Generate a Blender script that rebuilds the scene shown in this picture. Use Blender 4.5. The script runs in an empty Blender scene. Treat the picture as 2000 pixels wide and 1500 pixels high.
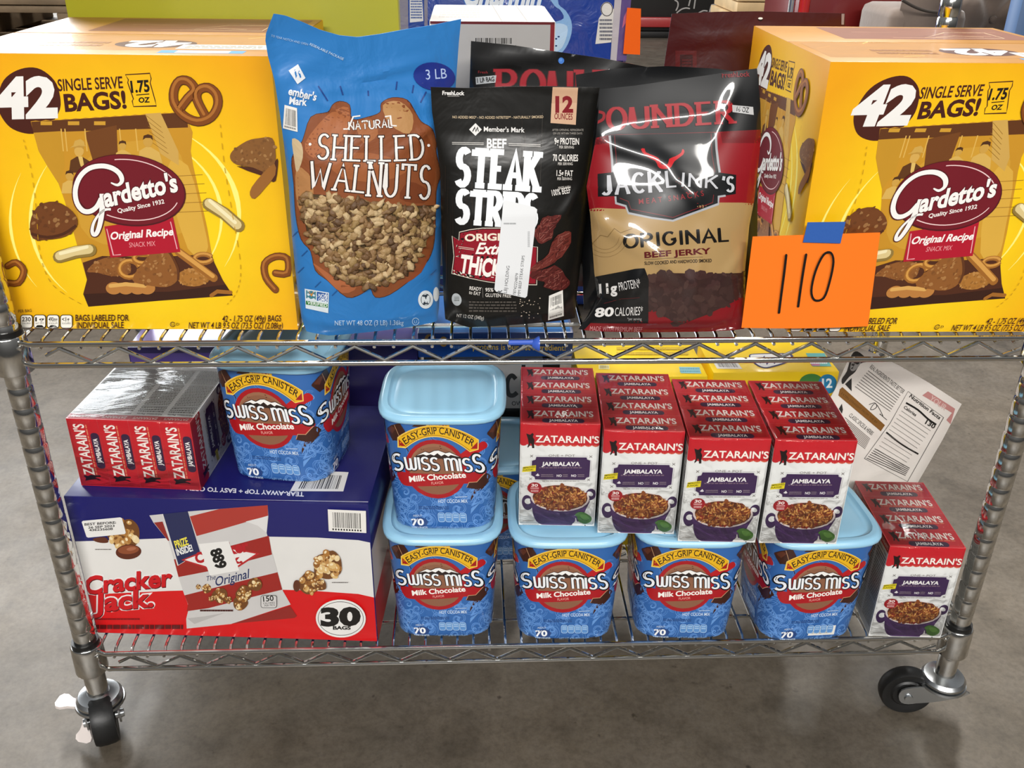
import bpy, bmesh, math, random
import numpy as np
from mathutils import Vector, Matrix, geometry
SC = bpy.context.scene
COL = SC.collection

# ---------------------------------------------------------------- camera, world, lights, exposure
FPX = 1835.2913
PITCH, YAW, ROLL = 0.4764, 0.0476, 0.0133
CAM = np.array([-0.0754, -0.9611, 0.8799])
def cam_axes():
    cp, sp, cy, sy = math.cos(PITCH), math.sin(PITCH), math.cos(YAW), math.sin(YAW)
    fw = np.array([sy*cp, cy*cp, -sp]); rt = np.array([cy, -sy, 0.0]); up = np.cross(rt, fw)
    cr, sr = math.cos(ROLL), math.sin(ROLL)
    return cr*rt+sr*up, -sr*rt+cr*up, fw
RT, UP, FW = cam_axes()
cd = bpy.data.cameras.new('camera'); cam = bpy.data.objects.new('camera', cd); COL.objects.link(cam)
cd.sensor_fit = 'HORIZONTAL'; cd.sensor_width = 36.0; cd.lens = FPX/2000*36.0
cd.clip_start = 0.05; cd.clip_end = 200
M = Matrix.Identity(4)
for i in range(3):
    M[i][0], M[i][1], M[i][2], M[i][3] = RT[i], UP[i], -FW[i], CAM[i]
cam.matrix_world = M
SC.camera = cam
SC.view_settings.view_transform = 'Standard'; SC.view_settings.look = 'None'
SC.view_settings.gamma = 1.0; SC.view_settings.use_curve_mapping = False
SC.view_settings.exposure = 0.0

w = bpy.data.worlds.new('warehouse_air'); SC.world = w; w.use_nodes = True
nt = w.node_tree; nt.nodes.clear()
wo = nt.nodes.new('ShaderNodeOutputWorld'); bg = nt.nodes.new('ShaderNodeBackground')
tc = nt.nodes.new('ShaderNodeTexCoord'); sep = nt.nodes.new('ShaderNodeSeparateXYZ')
rp = nt.nodes.new('ShaderNodeValToRGB'); mr = nt.nodes.new('ShaderNodeMapRange')
mr.inputs['From Min'].default_value = -1; mr.inputs['From Max'].default_value = 1
nt.links.new(tc.outputs['Generated'], sep.inputs[0]); nt.links.new(sep.outputs['Z'], mr.inputs['Value'])
nt.links.new(mr.outputs[0], rp.inputs[0]); nt.links.new(rp.outputs[0], bg.inputs[0]); nt.links.new(bg.outputs[0], wo.inputs[0])
e = rp.color_ramp.elements
e[0].position = 0.45; e[0].color = (.10, .10, .10, 1); e[1].position = 1.0; e[1].color = (.62, .64, .66, 1)
e2 = e.new(0.53); e2.color = (.17, .165, .16, 1); e3 = e.new(0.7); e3.color = (.42, .42, .42, 1)
bg.inputs[1].default_value = 0.45

def area_light(name, loc, target, sx, sy, power, color=(1, 1, 1)):
    l = bpy.data.lights.new(name, 'AREA'); l.shape = 'RECTANGLE'; l.size = sx; l.size_y = sy; l.energy = power; l.color = color
    o = bpy.data.objects.new(name, l); COL.objects.link(o); o.location = loc
    o.rotation_euler = (Vector(target)-Vector(loc)).to_track_quat('-Z', 'Y').to_euler()
    o['kind'] = 'structure'
    return o
# high-bay strip lamps of the hall: one row behind the rack, one row over the aisle in front
area_light('strip_lamp', (-1.2, 2.4, 4.2), (-.1, 0.2, 0.2), 0.35, 2.4, 190, (1, .985, .96))
area_light('strip_lamp', (1.3, 2.6, 4.4), (.2, 0.1, 0.2), 0.35, 2.4, 190, (1, .97, .92))
area_light('strip_lamp', (-.9, -4.6, 3.3), (-.1, 0, 0.3), 2.6, 0.4, 232, (1, .98, .95))
area_light('strip_lamp', (1.6, -4.2, 3.3), (.1, 0, 0.3), 2.6, 0.4, 116, (1, .97, .92))
# daylight from the open dock door at the far left
area_light('dock_door_daylight', (-5.2, 8.6, 3.5), (-.4, 0, .3), 4.6, 6.2, 950, (.93, .97, 1))

# ---------------------------------------------------------------- small helpers
def lin(c):
    if isinstance(c, str):
        h = c.lstrip('#')
        c = tuple(int(h[i:i+2], 16)/255 for i in (0, 2, 4))
    return tuple(x/12.92 if x <= .04045 else ((x+.055)/1.055)**2.4 for x in c[:3])
def mixc(a, b, t):
    a, b = lin(a) if isinstance(a, str) else a, lin(b) if isinstance(b, str) else b
    return tuple(x+(y-x)*t for x, y in zip(a, b))
def L(c): return lin(c) if isinstance(c, str) else c

def ray(px, py):
    return FW+RT*((px-1000)/FPX)+UP*((750-py)/FPX)

MATS = {}
def mat(name, color=None, rough=.5, metal=0.0, coat=0.0, ink=False, bump=None, spec=.5, vary=0.0, vscale=8, alpha=None, trans=0.0, aniso=0, sheen=0):
    if name in MATS: return MATS[name]
    m = bpy.data.materials.new(name); m.use_nodes = True
    t = m.node_tree; b = t.nodes['Principled BSDF']
    b.inputs['Roughness'].default_value = rough; b.inputs['Metallic'].default_value = metal
    b.inputs['Coat Weight'].default_value = coat; b.inputs['Coat Roughness'].default_value = .12
    b.inputs['Specular IOR Level'].default_value = spec
    b.inputs['Transmission Weight'].default_value = trans
    if sheen: b.inputs['Sheen Weight'].default_value = sheen
    co = t.nodes.new('ShaderNodeTexCoord')
    if ink:
        a = t.nodes.new('ShaderNodeAttribute'); a.attribute_name = 'ink'; src = a.outputs['Color']
    else:
        a = t.nodes.new('ShaderNodeRGB'); a.outputs[0].default_value = (*L(color), 1); src = a.outputs[0]
    if vary:
        n = t.nodes.new('ShaderNodeTexNoise'); n.inputs['Scale'].default_value = vscale; n.inputs['Detail'].default_value = 5
        t.links.new(co.outputs['Object'], n.inputs['Vector'])
        mrn = t.nodes.new('ShaderNodeMapRange'); mrn.inputs['From Min'].default_value = .25; mrn.inputs['From Max'].default_value = .75
        mrn.inputs['To Min'].default_value = 1-vary; mrn.inputs['To Max'].default_value = 1+vary
        t.links.new(n.outputs['Fac'], mrn.inputs['Value'])
        mx = t.nodes.new('ShaderNodeVectorMath'); mx.operation = 'SCALE'
        t.links.new(src, mx.inputs[0]); t.links.new(mrn.outputs[0], mx.inputs['Scale']); src = mx.outputs[0]
    t.links.new(src, b.inputs['Base Color'])
    if bump:
        sc_, st, di = bump[:3]
        n = t.nodes.new('ShaderNodeTexNoise'); n.inputs['Scale'].default_value = sc_; n.inputs['Detail'].default_value = 4
        if len(bump) > 3: n.inputs['Distortion'].default_value = bump[3]
        if len(bump) > 4: n.noise_type = 'RIDGED_MULTIFRACTAL'; n.inputs['Detail'].default_value = bump[4]
        t.links.new(co.outputs['Object'], n.inputs['Vector'])
        bp = t.nodes.new('ShaderNodeBump'); bp.inputs['Strength'].default_value = st; bp.inputs['Distance'].default_value = di
        t.links.new(n.outputs['Fac'], bp.inputs['Height']); t.links.new(bp.outputs[0], b.inputs['Normal'])
        t.links.new(bp.outputs[0], b.inputs['Coat Normal'])
    MATS[name] = m
    return m

class MB:
    """collects faces with a colour each; build() links them as ONE mesh object"""
    def __init__(s): s.v = []; s.f = []; s.c = []; s.m = []; s.sm = []; s.n = {}; s.cc = {}
    def vert(s, p, n=None):
        s.v.append((float(p[0]), float(p[1]), float(p[2])))
        if n is not None: s.n[len(s.v)-1] = (float(n[0]), float(n[1]), float(n[2]))
        return len(s.v)-1
    def face(s, idx, c, m=0, sm=False):
        s.f.append(tuple(idx)); s.c.append(L(c)); s.m.append(m); s.sm.append(sm)
    def poly(s, pts, c, m=0, sm=False):
        s.face([s.vert(p) for p in pts], c, m, sm)
    def grid(s, fn, nu, nv, c, m=0, sm=True, wrap=False, nfn=None):
        ids = []
        for j in range(nv+1):
            ids.append([s.vert(fn(i/nu, j/nv), nfn(i/nu, j/nv) if nfn else None) for i in range(nu if wrap else nu+1)])
        cf = c if callable(c) else (lambda u, v: c)
        for j in range(nv):
            for i in range(nu):
                i2 = (i+1) % nu if wrap else i+1
                s.face((ids[j][i], ids[j][i2], ids[j+1][i2], ids[j+1][i]), cf((i+.5)/nu, (j+.5)/nv), m, sm)
        return ids
    def shaded_grid(s, fn, nu, nv, cfn, m=0):
        """flat panel whose printed colour blends from corner to corner"""
        ids = [[s.vert(fn(i/nu, j/nv)) for i in range(nu+1)] for j in range(nv+1)]
        cl = [[cfn(i/nu, j/nv) for i in range(nu+1)] for j in range(nv+1)]
        for j in range(nv):
            for i in range(nu):
                s.cc[len(s.f)] = [cl[j][i], cl[j][i+1], cl[j+1][i+1], cl[j+1][i]]
                s.face((ids[j][i], ids[j][i+1], ids[j+1][i+1], ids[j+1][i]), '#ffffff', m)
    def box(s, x0, x1, y0, y1, z0, z1, c, m=0, r=0.0, mtx=None):
        bm = bmesh.new(); bmesh.ops.create_cube(bm, size=1)
        for v in bm.verts: v.co = Vector(((x0+x1)/2+v.co.x*(x1-x0), (y0+y1)/2+v.co.y*(y1-y0), (z0+z1)/2+v.co.z*(z1-z0)))
        if r: bmesh.ops.bevel(bm, geom=bm.edges[:], offset=r, segments=2, profile=.5, affect='EDGES')
        s.bm(bm, c, m, bool(r), mtx)
    def bm(s, bm, c, m=0, sm=False, mtx=None):
        base = len(s.v); bm.verts.index_update()
        for v in bm.verts: s.vert(mtx @ v.co if mtx else v.co)
        for f in bm.faces: s.face([base+v.index for v in f.verts], c, m, sm)
        bm.free()
    def tube(s, path, r, c, seg=10, m=0, caps=True):
        path = [Vector(p) for p in path]; n = len(path); rings = []; prev = None
        for i in range(n):
            t = (path[min(i+1, n-1)]-path[max(i-1, 0)]).normalized()
            a = prev if prev is not None else (Vector((0, 0, 1)) if abs(t.z) < .9 else Vector((1, 0, 0)))
            x = (a-t*a.dot(t)).normalized(); prev = x; y = t.cross(x)
            rr = r[i] if isinstance(r, (list, tuple)) else r
            rings.append([s.vert(path[i]+x*(rr*math.cos(2*math.pi*k/seg))+y*(rr*math.sin(2*math.pi*k/seg))) for k in range(seg)])
        for i in range(n-1):
            for k in range(seg):
                k2 = (k+1) % seg
                s.face((rings[i][k], rings[i][k2], rings[i+1][k2], rings[i+1][k]), c, m, True)
        if caps:
            s.face(rings[0][::-1], c, m); s.face(rings[-1], c, m)
    def lathe(s, prof, c, seg=24, m=0, o=(0, 0, 0), ax='z'):
        """prof: (radius, height) pairs about an axis through o"""
        rings = []
        for r, h in prof:
            row = []
            for k in range(seg):
                a = 2*math.pi*k/seg; p = (r*math.cos(a), r*math.sin(a), h)
                if ax == 'x': p = (p[2], p[0], p[1])
                if ax == 'y': p = (p[0], p[2], p[1])
                row.append(s.vert((o[0]+p[0], o[1]+p[1], o[2]+p[2])))
            rings.append(row)
        for i in range(len(rings)-1):
            for k in range(seg):
                k2 = (k+1) % seg
                s.face((rings[i][k], rings[i][k2], rings[i+1][k2], rings[i+1][k]), c, m, True)
        s.face(rings[0][::-1], c, m); s.face(rings[-1], c, m)
    def build(s, name, mats, parent=None, angle=35):
        me = bpy.data.meshes.new(name); me.from_pydata(s.v, [], s.f)
        for m in (mats if isinstance(mats, (list, tuple)) else [mats]): me.materials.append(m)
        me.polygons.foreach_set('material_index', s.m); me.polygons.foreach_set('use_smooth', s.sm)
        at = me.color_attributes.new('ink', 'FLOAT_COLOR', 'CORNER')
        lens = np.array([len(f) for f in s.f]); cols = np.ones((len(s.f), 4), np.float32); cols[:, :3] = np.array(s.c, np.float32)
        cols = np.repeat(cols, lens, axis=0); off = np.concatenate([[0], np.cumsum(lens)])
        for k, cl in s.cc.items(): cols[off[k]:off[k]+len(cl), :3] = cl
        at.data.foreach_set('color', cols.ravel())
        if angle: me.set_sharp_from_angle(angle=math.radians(angle))
        if s.n:
            z = (0.0, 0.0, 0.0)
            me.normals_split_custom_set([s.n.get(i, z) for f in s.f for i in f])
        o = bpy.data.objects.new(name, me); COL.objects.link(o)
        if parent is not None: o.parent = parent
        return o

def thing(name, label, cat, loc=(0, 0, 0), rz=0.0, group=None, rot=None):
    o = bpy.data.objects.new(name, None); COL.objects.link(o); o.empty_display_size = .05
    o.location = loc; o.rotation_euler = rot if rot else (0, 0, rz)
    return tag(o, label, cat, group)
def tag(o, label, cat, group=None, kind=None):
    o['label'] = label; o['category'] = cat
    if group: o['group'] = group
    if kind: o['kind'] = kind
    return o
def copy_tree(o, parent=None, **kw):
    c = o.copy(); COL.objects.link(c)
    if parent is not None: c.parent = parent
    for ch in list(o.children): copy_tree(ch, c)
    return c
def xf(loc, rot=(0, 0, 0)):
    from mathutils import Euler
    return Matrix.Translation(loc) @ Euler(rot).to_matrix().to_4x4()

# ---------------------------------------------------------------- printing: flat artwork laid onto a face of a thing
_TXT = {}
def glyphs(s, bold):
    k = (s, bold)
    if k not in _TXT:
        cu = bpy.data.curves.new('t', 'FONT'); cu.body = s; cu.offset = bold; cu.resolution_u = 3
        o = bpy.data.objects.new('t', cu); COL.objects.link(o)
        dg = bpy.context.evaluated_depsgraph_get(); me = o.evaluated_get(dg).to_mesh()
        me.calc_loop_triangles()
        vs = np.array([v.co[:2] for v in me.vertices]).reshape(-1, 2)
        tr = [tuple(t.vertices) for t in me.loop_triangles]
        o.evaluated_get(dg).to_mesh_clear(); bpy.data.objects.remove(o); bpy.data.curves.remove(cu)
        _TXT[k] = (vs, tr)
    return _TXT[k]
CAPH = None

def arc(cx, cy, rx, ry, a0, a1, n=8):
    return [(cx+rx*math.cos(math.radians(a0+(a1-a0)*i/n)), cy+ry*math.sin(math.radians(a0+(a1-a0)*i/n))) for i in range(n+1)]
# a drawn capital alphabet: centre lines in a box of height 1 (y up); 's' marks open ends that carry a serif
def _A():
    F = {}
    def d(ch, wd, *st): F[ch] = (wd, st)
    d('A', .66, [(0, 0), (.33, 1), (.66, 0)], [(.13, .36), (.53, .36)])
    d('B', .56, [(0, 0), (0, 1)], [(0, 1)]+arc(.28, .76, .24, .24, 90, -90)+[(0, .52)], [(0, .52)]+arc(.3, .26, .26, .26, 90, -90)+[(0, 0)])
    d('C', .62, arc(.33, .5, .33, .5, 48, 312, 14))
    d('D', .62, [(0, 0), (0, 1)], [(0, 1)]+arc(.2, .5, .42, .5, 90, -90, 10)+[(0, 0)])
    d('E', .5, [(0, 0), (0, 1)], [(0, 1), (.5, 1)], [(0, .52), (.4, .52)], [(0, 0), (.5, 0)])
    d('F', .5, [(0, 0), (0, 1)], [(0, 1), (.5, 1)], [(0, .52), (.4, .52)])
    d('G', .66, arc(.33, .5, .33, .5, 50, 340, 14)+[(.66, .42), (.4, .42)])
    d('H', .62, [(0, 0), (0, 1)], [(.62, 0), (.62, 1)], [(0, .5), (.62, .5)])
    d('I', .12, [(.06, 0), (.06, 1)])
    d('J', .44, [(.36, 1), (.36, .2)]+arc(.16, .2, .2, .2, 0, -150))
    d('K', .6, [(0, 0), (0, 1)], [(.56, 1), (.06, .46)], [(.2, .58), (.6, 0)])
    d('L', .5, [(0, 1), (0, 0)], [(0, 0), (.5, 0)])
    d('M', .8, [(0, 0), (.05, 1)], [(.05, 1), (.4, .2), (.75, 1)], [(.75, 1), (.8, 0)])
    d('N', .64, [(0, 0), (0, 1)], [(0, 1), (.64, 0)], [(.64, 0), (.64, 1)])
    d('O', .7, arc(.35, .5, .35, .5, 0, 360, 20))
    d('P', .54, [(0, 0), (0, 1)], [(0, 1)]+arc(.27, .73, .27, .27, 90, -90)+[(0, .46)])
    d('R', .58, [(0, 0), (0, 1)], [(0, 1)]+arc(.27, .74, .27, .26, 90, -90)+[(0, .48)], [(.22, .48), (.58, 0)])
    d('S', .54, arc(.28, .75, .25, .25, 35, 250, 9)+arc(.27, .25, .27, .26, 80, -150, 9))
    d('T', .74, [(.37, 0), (.37, 1)], [(0, 1), (.74, 1)], [(.02, 1.03), (.02, .84)], [(.72, 1.03), (.72, .84)])
    d('U', .62, [(0, 1), (0, .3)]+arc(.31, .3, .31, .3, 180, 360, 10)+[(.62, 1)])
    d('W', .9, [(0, 1), (.22, 0), (.45, .7), (.68, 0), (.9, 1)])
    d('X', .6, [(0, 0), (.6, 1)], [(0, 1), (.6, 0)])
    d('Y', .6, [(0, 1), (.3, .5), (.6, 1)], [(.3, .5), (.3, 0)])
    d('Z', .58, [(.02, 1), (.56, 1), (0, 0), (.58, 0)])
    d("'", .1, [(.08, 1.02), (.03, .74)])
    d(' ', .3); d('-', .4, [(.05, .48), (.35, .48)]); d('.', .1, [(.05, .02), (.05, .08)]); d('!', .1, [(.05, .3), (.05, 1)], [(.05, 0), (.05, .08)])
    # lower-case forms used by the cocoa wordmark
    d('w', .82, [(0, 1), (.06, .2)]+arc(.22, .2, .17, .2, 190, 350, 6)+[(.41, .9)], [(.41, .9), (.43, .2)]+arc(.6, .2, .17, .2, 190, 360, 6)+[(.8, 1)])
    d('i', .12, [(.06, 0), (.06, 1)])
    d('m', .8, [(0, 0), (0, 1)], arc(.2, .72, .2, .26, 180, 0, 8)+[(.4, 0)], arc(.6, .72, .2, .26, 180, 0, 8)+[(.8, 0)])
    return F
SFONT = _A()

class Art:
    """draws coloured flat shapes through S(x, y, lift) onto a face; x right, y DOWN, in artwork units"""
    def __init__(s, mb, S, m=0, eps=1.2e-5, base=6e-5, maxe=None, nrm=None):
        s.mb, s.S, s.m, s.eps, s.lift, s.maxe, s.nrm = mb, S, m, eps, base, maxe, nrm
        s.ox = s.oy = 0.0; s.k = 1.0
    def frame(s, ox=0, oy=0, k=1.0): s.ox, s.oy, s.k = ox, oy, k; return s
    def up(s): s.lift += s.eps
    def tris(s, vs, tr, c):
        c = L(c); s.lift += s.eps*.08
        pts = [(s.ox+x/s.k, s.oy+y/s.k) for x, y in vs]
        if not s.maxe:
            ids = {}
            for t in tr:
                for i in t:
                    if i not in ids: ids[i] = s.mb.vert(s.S(pts[i][0], pts[i][1], s.lift), s.nrm(*pts[i]) if s.nrm else None)
                s._f([ids[i] for i in t], c)
        else:
            cache = {}
            def vid(p):
                if p not in cache: cache[p] = s.mb.vert(s.S(p[0], p[1], s.lift), s.nrm(*p) if s.nrm else None)
                return cache[p]
            st = [tuple(pts[i] for i in t) for t in tr]; me2 = s.maxe*s.maxe
            while st:
                a, b, d = st.pop()
                e = [(a[0]-b[0])**2+(a[1]-b[1])**2, (b[0]-d[0])**2+(b[1]-d[1])**2, (d[0]-a[0])**2+(d[1]-a[1])**2]
                k = e.index(max(e))
                if e[k] > me2:
                    if k == 0: a, b, d = a, b, d
                    elif k == 1: a, b, d = b, d, a
                    else: a, b, d = d, a, b
                    mid = ((a[0]+b[0])/2, (a[1]+b[1])/2)
                    st += [(a, mid, d), (mid, b, d)]
                else: s._f([vid(a), vid(b), vid(d)], c)
    def _f(s, ids, c):
        # keep the printed side facing outwards whatever the winding of the artwork was
        p = [np.array(s.mb.v[i]) for i in ids]
        n = np.cross(p[1]-p[0], p[2]-p[0])
        if n @ s.out < 0: ids = ids[::-1]
        s.mb.face(ids, c, s.m, bool(s.nrm))
    def poly(s, pts, c, hold=False):
        tr = geometry.tessellate_polygon([[Vector((x, y, 0)) for x, y in pts]])
        s.tris(pts, tr, c)
        if not hold: s.up()
    def rect(s, x0, y0, x1, y1, c, hold=False): s.poly([(x0, y0), (x1, y0), (x1, y1), (x0, y1)], c, hold)
    def rrect(s, x0, y0, x1, y1, r, c, hold=False):
        s.poly(arc(x1-r, y0+r, r, r, -90, 0, 4)+arc(x1-r, y1-r, r, r, 0, 90, 4)+arc(x0+r, y1-r, r, r, 90, 180, 4)+arc(x0+r, y0+r, r, r, 180, 270, 4), c, hold)
    def ell(s, cx, cy, rx, ry, c, rot=0, n=28, hold=False, a0=0, a1=360):
        a = math.radians(rot); ca, sa = math.cos(a), math.sin(a)
        pts = [(cx+ca*x-sa*y, cy+sa*x+ca*y) for x, y in (((rx*math.cos(t), ry*math.sin(t))) for t in (math.radians(a0+(a1-a0)*i/n) for i in range(n if a1-a0 >= 360 else n+1)))]
        s.poly(pts, c, hold)
    def line(s, pts, wd, c, hold=False, closed=False, taper=None, round_=False):
        pts = list(pts); n = len(pts)
        if closed: pts = pts+[pts[0]]; n += 1
        vs = []; tr = []
        for i in range(n):
            a = pts[max(i-1, 0)]; b = pts[min(i+1, n-1)]
            if closed and i in (0, n-1): a, b = pts[n-2], pts[1]
            dx, dy = b[0]-a[0], b[1]-a[1]; l = math.hypot(dx, dy) or 1
            nx, ny = -dy/l, dx/l
            if 0 < i < n-1:      # keep the width on corners
                e1 = math.atan2(pts[i][1]-a[1], pts[i][0]-a[0]); e2 = math.atan2(b[1]-pts[i][1], b[0]-pts[i][0])
                f = 1/max(.5, math.cos((e2-e1)/2) if abs(e2-e1) < math.pi else 1)
            else: f = 1
            h = (taper[i] if taper else 1)*wd/2*f
            vs += [(pts[i][0]+nx*h, pts[i][1]+ny*h), (pts[i][0]-nx*h, pts[i][1]-ny*h)]
        for i in range(n-1):
            tr += [(2*i, 2*i+1, 2*i+3), (2*i, 2*i+3, 2*i+2)]
        s.tris(vs, tr, c)
        if round_:
            for k in (0, n-1): s.ell(pts[k][0], pts[k][1], wd/2*(taper[k] if taper else 1), wd/2*(taper[k] if taper else 1), c, n=10, hold=True)
        if not hold: s.up()
    def _basis(s, p0, p1, h, width, bulge, up, shear):
        d = (p1[0]-p0[0], p1[1]-p0[1]); l = math.hypot(*d); t = (d[0]/l, d[1]/l)
        nrm = up if up else (t[1], -t[0])
        def mp(x, y):      # x in 0..1 along, y in cap heights
            xx = x+shear*y*h/l
            bx, by = p0[0]+d[0]*xx, p0[1]+d[1]*xx
            nn = nrm
            if bulge:
                o = bulge*4*xx*(1-xx); bx += nrm[0]*o; by += nrm[1]*o
                sl = bulge*4*(1-2*xx)/l; nn = (nrm[0]-t[0]*sl, nrm[1]-t[1]*sl); q = math.hypot(*nn); nn = (nn[0]/q, nn[1]/q)
            return bx+nn[0]*h*y, by+nn[1]*h*y
        return mp
    def text(s, st, p0, p1, h, c, bold=0.0, bulge=0, shear=0, up=None, out=None, hold=False, vary=0):
        """a line of type from p0 to p1 on its baseline, capitals h high; out=(spread, colour) adds a border"""
        global CAPH
        if CAPH is None: CAPH = glyphs('H', 0.0)[0][:, 1].max()
        mp = s._basis(p0, p1, h, 1, bulge, up, shear)
        ref = glyphs(st, 0.0)[0]
        if len(ref) == 0: return
        x0, x1 = ref[:, 0].min(), ref[:, 0].max()
        jobs = ([(out[0]+bold, out[1])] if out else [])+[(bold, c)]
        for bo, cc in jobs:
            vs, tr = glyphs(st, bo)
            s.tris([mp((x-x0)/(x1-x0), y/CAPH) for x, y in vs], tr, cc)
            if not hold or out: s.up()
    def drawn(s, st, p0, p1, h, wv, c, wh=None, serif=0, bulge=0, shear=0, up=None, out=None, gap=.17, caps=None, hold=False):
        """a line in the drawn alphabet; wv/wh stem widths (fractions of h); serif = bar length"""
        wh = wh or wv
        tot = sum(SFONT[ch][0] for ch in st)+gap*(len(st)-1)
        l = math.hypot(p1[0]-p0[0], p1[1]-p0[1])
        mp = s._basis(p0, p1, h, 1, bulge, up, shear)
        kx = l/h/tot                      # horizontal stretch of the letters
        strokes = []
        x = 0
        for ch in st:
            wd, sts = SFONT[ch]
            big = caps.get(ch, 1) if caps else 1
            for pl in sts:
                q = [((x+a)*kx, b*(big if isinstance(big, (int, float)) else 1)) for a, b in pl]
                strokes.append(q)
                if serif:
                    for e, o in ((q[0], q[1]), (q[-1], q[-2])):
                        if (abs(e[1]) < .01 or abs(e[1]-1) < .01) and abs(o[1]-e[1]) > .3 and len(pl) <= 3:
                            strokes.append([(e[0]-serif/2, e[1]), (e[0]+serif/2, e[1])])
            x += wd+gap
        def emit(extra, cc):
            for q in strokes:
                n = len(q); vs = []; tr = []; cl = math.hypot(q[0][0]-q[-1][0], q[0][1]-q[-1][1]) < 1e-6 and n > 3
                for i in range(n):
                    a, b = q[max(i-1, 0)], q[min(i+1, n-1)]
                    if cl and i in (0, n-1): a, b = q[n-2], q[1]
                    dx, dy = b[0]-a[0], b[1]-a[1]; le = math.hypot(dx, dy) or 1
                    hw = (wh+(wv-wh)*abs(dy)/le)/2+extra
                    f = 1.0
                    if 0 < i < n-1:
                        c1 = math.atan2(q[i][1]-a[1], q[i][0]-a[0]); c2 = math.atan2(b[1]-q[i][1], b[0]-q[i][0])
                        f = 1/max(.55, abs(math.cos((c2-c1)/2)))
                    ex = extra if not cl and i in (0, n-1) else 0
                    sx = -ex*dx/le if i == 0 else (ex*dx/le if i == n-1 else 0)
                    sy = -ex*dy/le if i == 0 else (ex*dy/le if i == n-1 else 0)
                    nx, ny = -dy/le*hw*f, dx/le*hw*f
                    vs += [(q[i][0]+sx+nx, q[i][1]+sy+ny), (q[i][0]+sx-nx, q[i][1]+sy-ny)]
                for i in range(n-1): tr += [(2*i, 2*i+1, 2*i+3), (2*i, 2*i+3, 2*i+2)]
                s.tris([mp(a*h/l, b) for a, b in vs], tr, cc)
            s.up()
        if out: emit(out[0], out[1])
        emit(0, c)
    def fine(s, x0, y0, x1, y1, c, rows=3, seed=0, hgt=.55, dens=.8):
        """small print too fine to read: rows of short word-like dashes"""
        R = random.Random(seed); dy = (y1-y0)/rows
        for r in range(rows):
            x = x0; y = y0+dy*(r+.2)
            while x < x1-(x1-x0)*.02:
                wd = min((x1-x0)*R.uniform(.03, .11), x1-x)
                s.rect(x, y, x+wd, y+dy*hgt, c, hold=True); x += wd+(x1-x0)*.015/dens
        s.up()
    def barcode(s, q, seed=1, n=34, bg_='#e9e6e0', fg='#15130f', digits=True):
        """q: four corners TL TR BR BL"""
        s.poly(q, bg_); R = random.Random(seed)
        def b(u, v):
            a = [(q[0][i]*(1-u)+q[1][i]*u)*(1-v)+(q[3][i]*(1-u)+q[2][i]*u)*v for i in (0, 1)]; return tuple(a)
        u = .12
        while u < .88:
            wd = R.choice((.006, .009, .014, .022)); v1 = .82
            s.poly([b(u, .12), b(u+wd, .12), b(u+wd, v1), b(u, v1)], fg, hold=True); u += wd+R.choice((.010, .016, .024))
        if digits:
            for i in range(11): s.poly([b(.1+i*.073, .86), b(.14+i*.073, .86), b(.14+i*.073, .94), b(.1+i*.073, .94)], fg, hold=True)
        s.up()
    def blobs(s, pts, n, r0, r1, cols, seed=0, asp=(.4, .9), shade=None):
        """scatter of little irregular flakes inside the polygon pts"""
        R = random.Random(seed); xs = [p[0] for p in pts]; ys = [p[1] for p in pts]
        k = 0
        for _ in range(n*8):
            if k >= n: break
            x, y = R.uniform(min(xs), max(xs)), R.uniform(min(ys), max(ys))
            if not inside(x, y, pts): continue
            k += 1
            r = R.uniform(r0, r1); a = R.uniform(0, 180)
            s.ell(x, y, r, r*R.uniform(*asp), R.choice(cols), rot=a, n=7, hold=True)
            if k % 12 == 0: s.up()
        s.up()

def inside(x, y, pts):
    r = False; j = len(pts)-1
    for i in range(len(pts)):
        xi, yi = pts[i]; xj, yj = pts[j]
        if (yi > y) != (yj > y) and x < (xj-xi)*(y-yi)/(yj-yi)+xi: r = not r
        j = i
    return r
def smooth(pts, n=4, closed=True):
    """Catmull-Rom curve through pts"""
    P = list(pts); N = len(P); o = []
    rng = range(N) if closed else range(N-1)
    for i in rng:
        p = [P[(i+k) % N] if closed else P[min(max(i+k, 0), N-1)] for k in (-1, 0, 1, 2)]
        for j in range(n):
            t = j/n
            o.append(tuple(.5*((2*p[1][a])+(-p[0][a]+p[2][a])*t+(2*p[0][a]-5*p[1][a]+4*p[2][a]-p[3][a])*t*t+(-p[0][a]+3*p[1][a]-3*p[2][a]+p[3][a])*t**3) for a in (0, 1)))
    if not closed: o.append(P[-1])
    return o

def face_map(mw, o, ex, ey):
    """artwork measured on the photograph -> metres on a face of a thing that stands at mw: returns uv(x, y)"""
    O = np.array(mw @ Vector(o)); R3 = mw.to_3x3(); X = np.array(R3 @ Vector(ex)); Y = np.array(R3 @ Vector(ey)); N = np.cross(X, Y)
    def uv(x, y):
        d = ray(x, y); t = ((O-CAM) @ N)/(d @ N); p = CAM+d*t-O
        return float(p @ X), float(p @ Y)
    return uv
def flat_art(mb, mw, o, ex, ey, m=0, clamp=None, to=None, **k):
    uv0 = face_map(mw, o, ex, ey); uv = uv0
    if clamp:
        def uv(x, y):
            u, v = uv0(x, y); return min(max(u, clamp[0]), clamp[1]), min(max(v, clamp[2]), clamp[3])
    if to:      # the same artwork on another face: (origin, ex, ey, scale u, scale v)
        o, ex, ey, su, sv = to; uv1 = uv
        def uv(x, y):
            u, v = uv1(x, y); return u*su, v*sv
    o, ex, ey = np.array(o, float), np.array(ex, float), np.array(ey, float); n = np.cross(ex, ey)
    def S(x, y, lift):
        u, v = uv(x, y); return o+ex*u+ey*v+n*lift
    a = Art(mb, S, m, **k); a.out = n; return a
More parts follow.
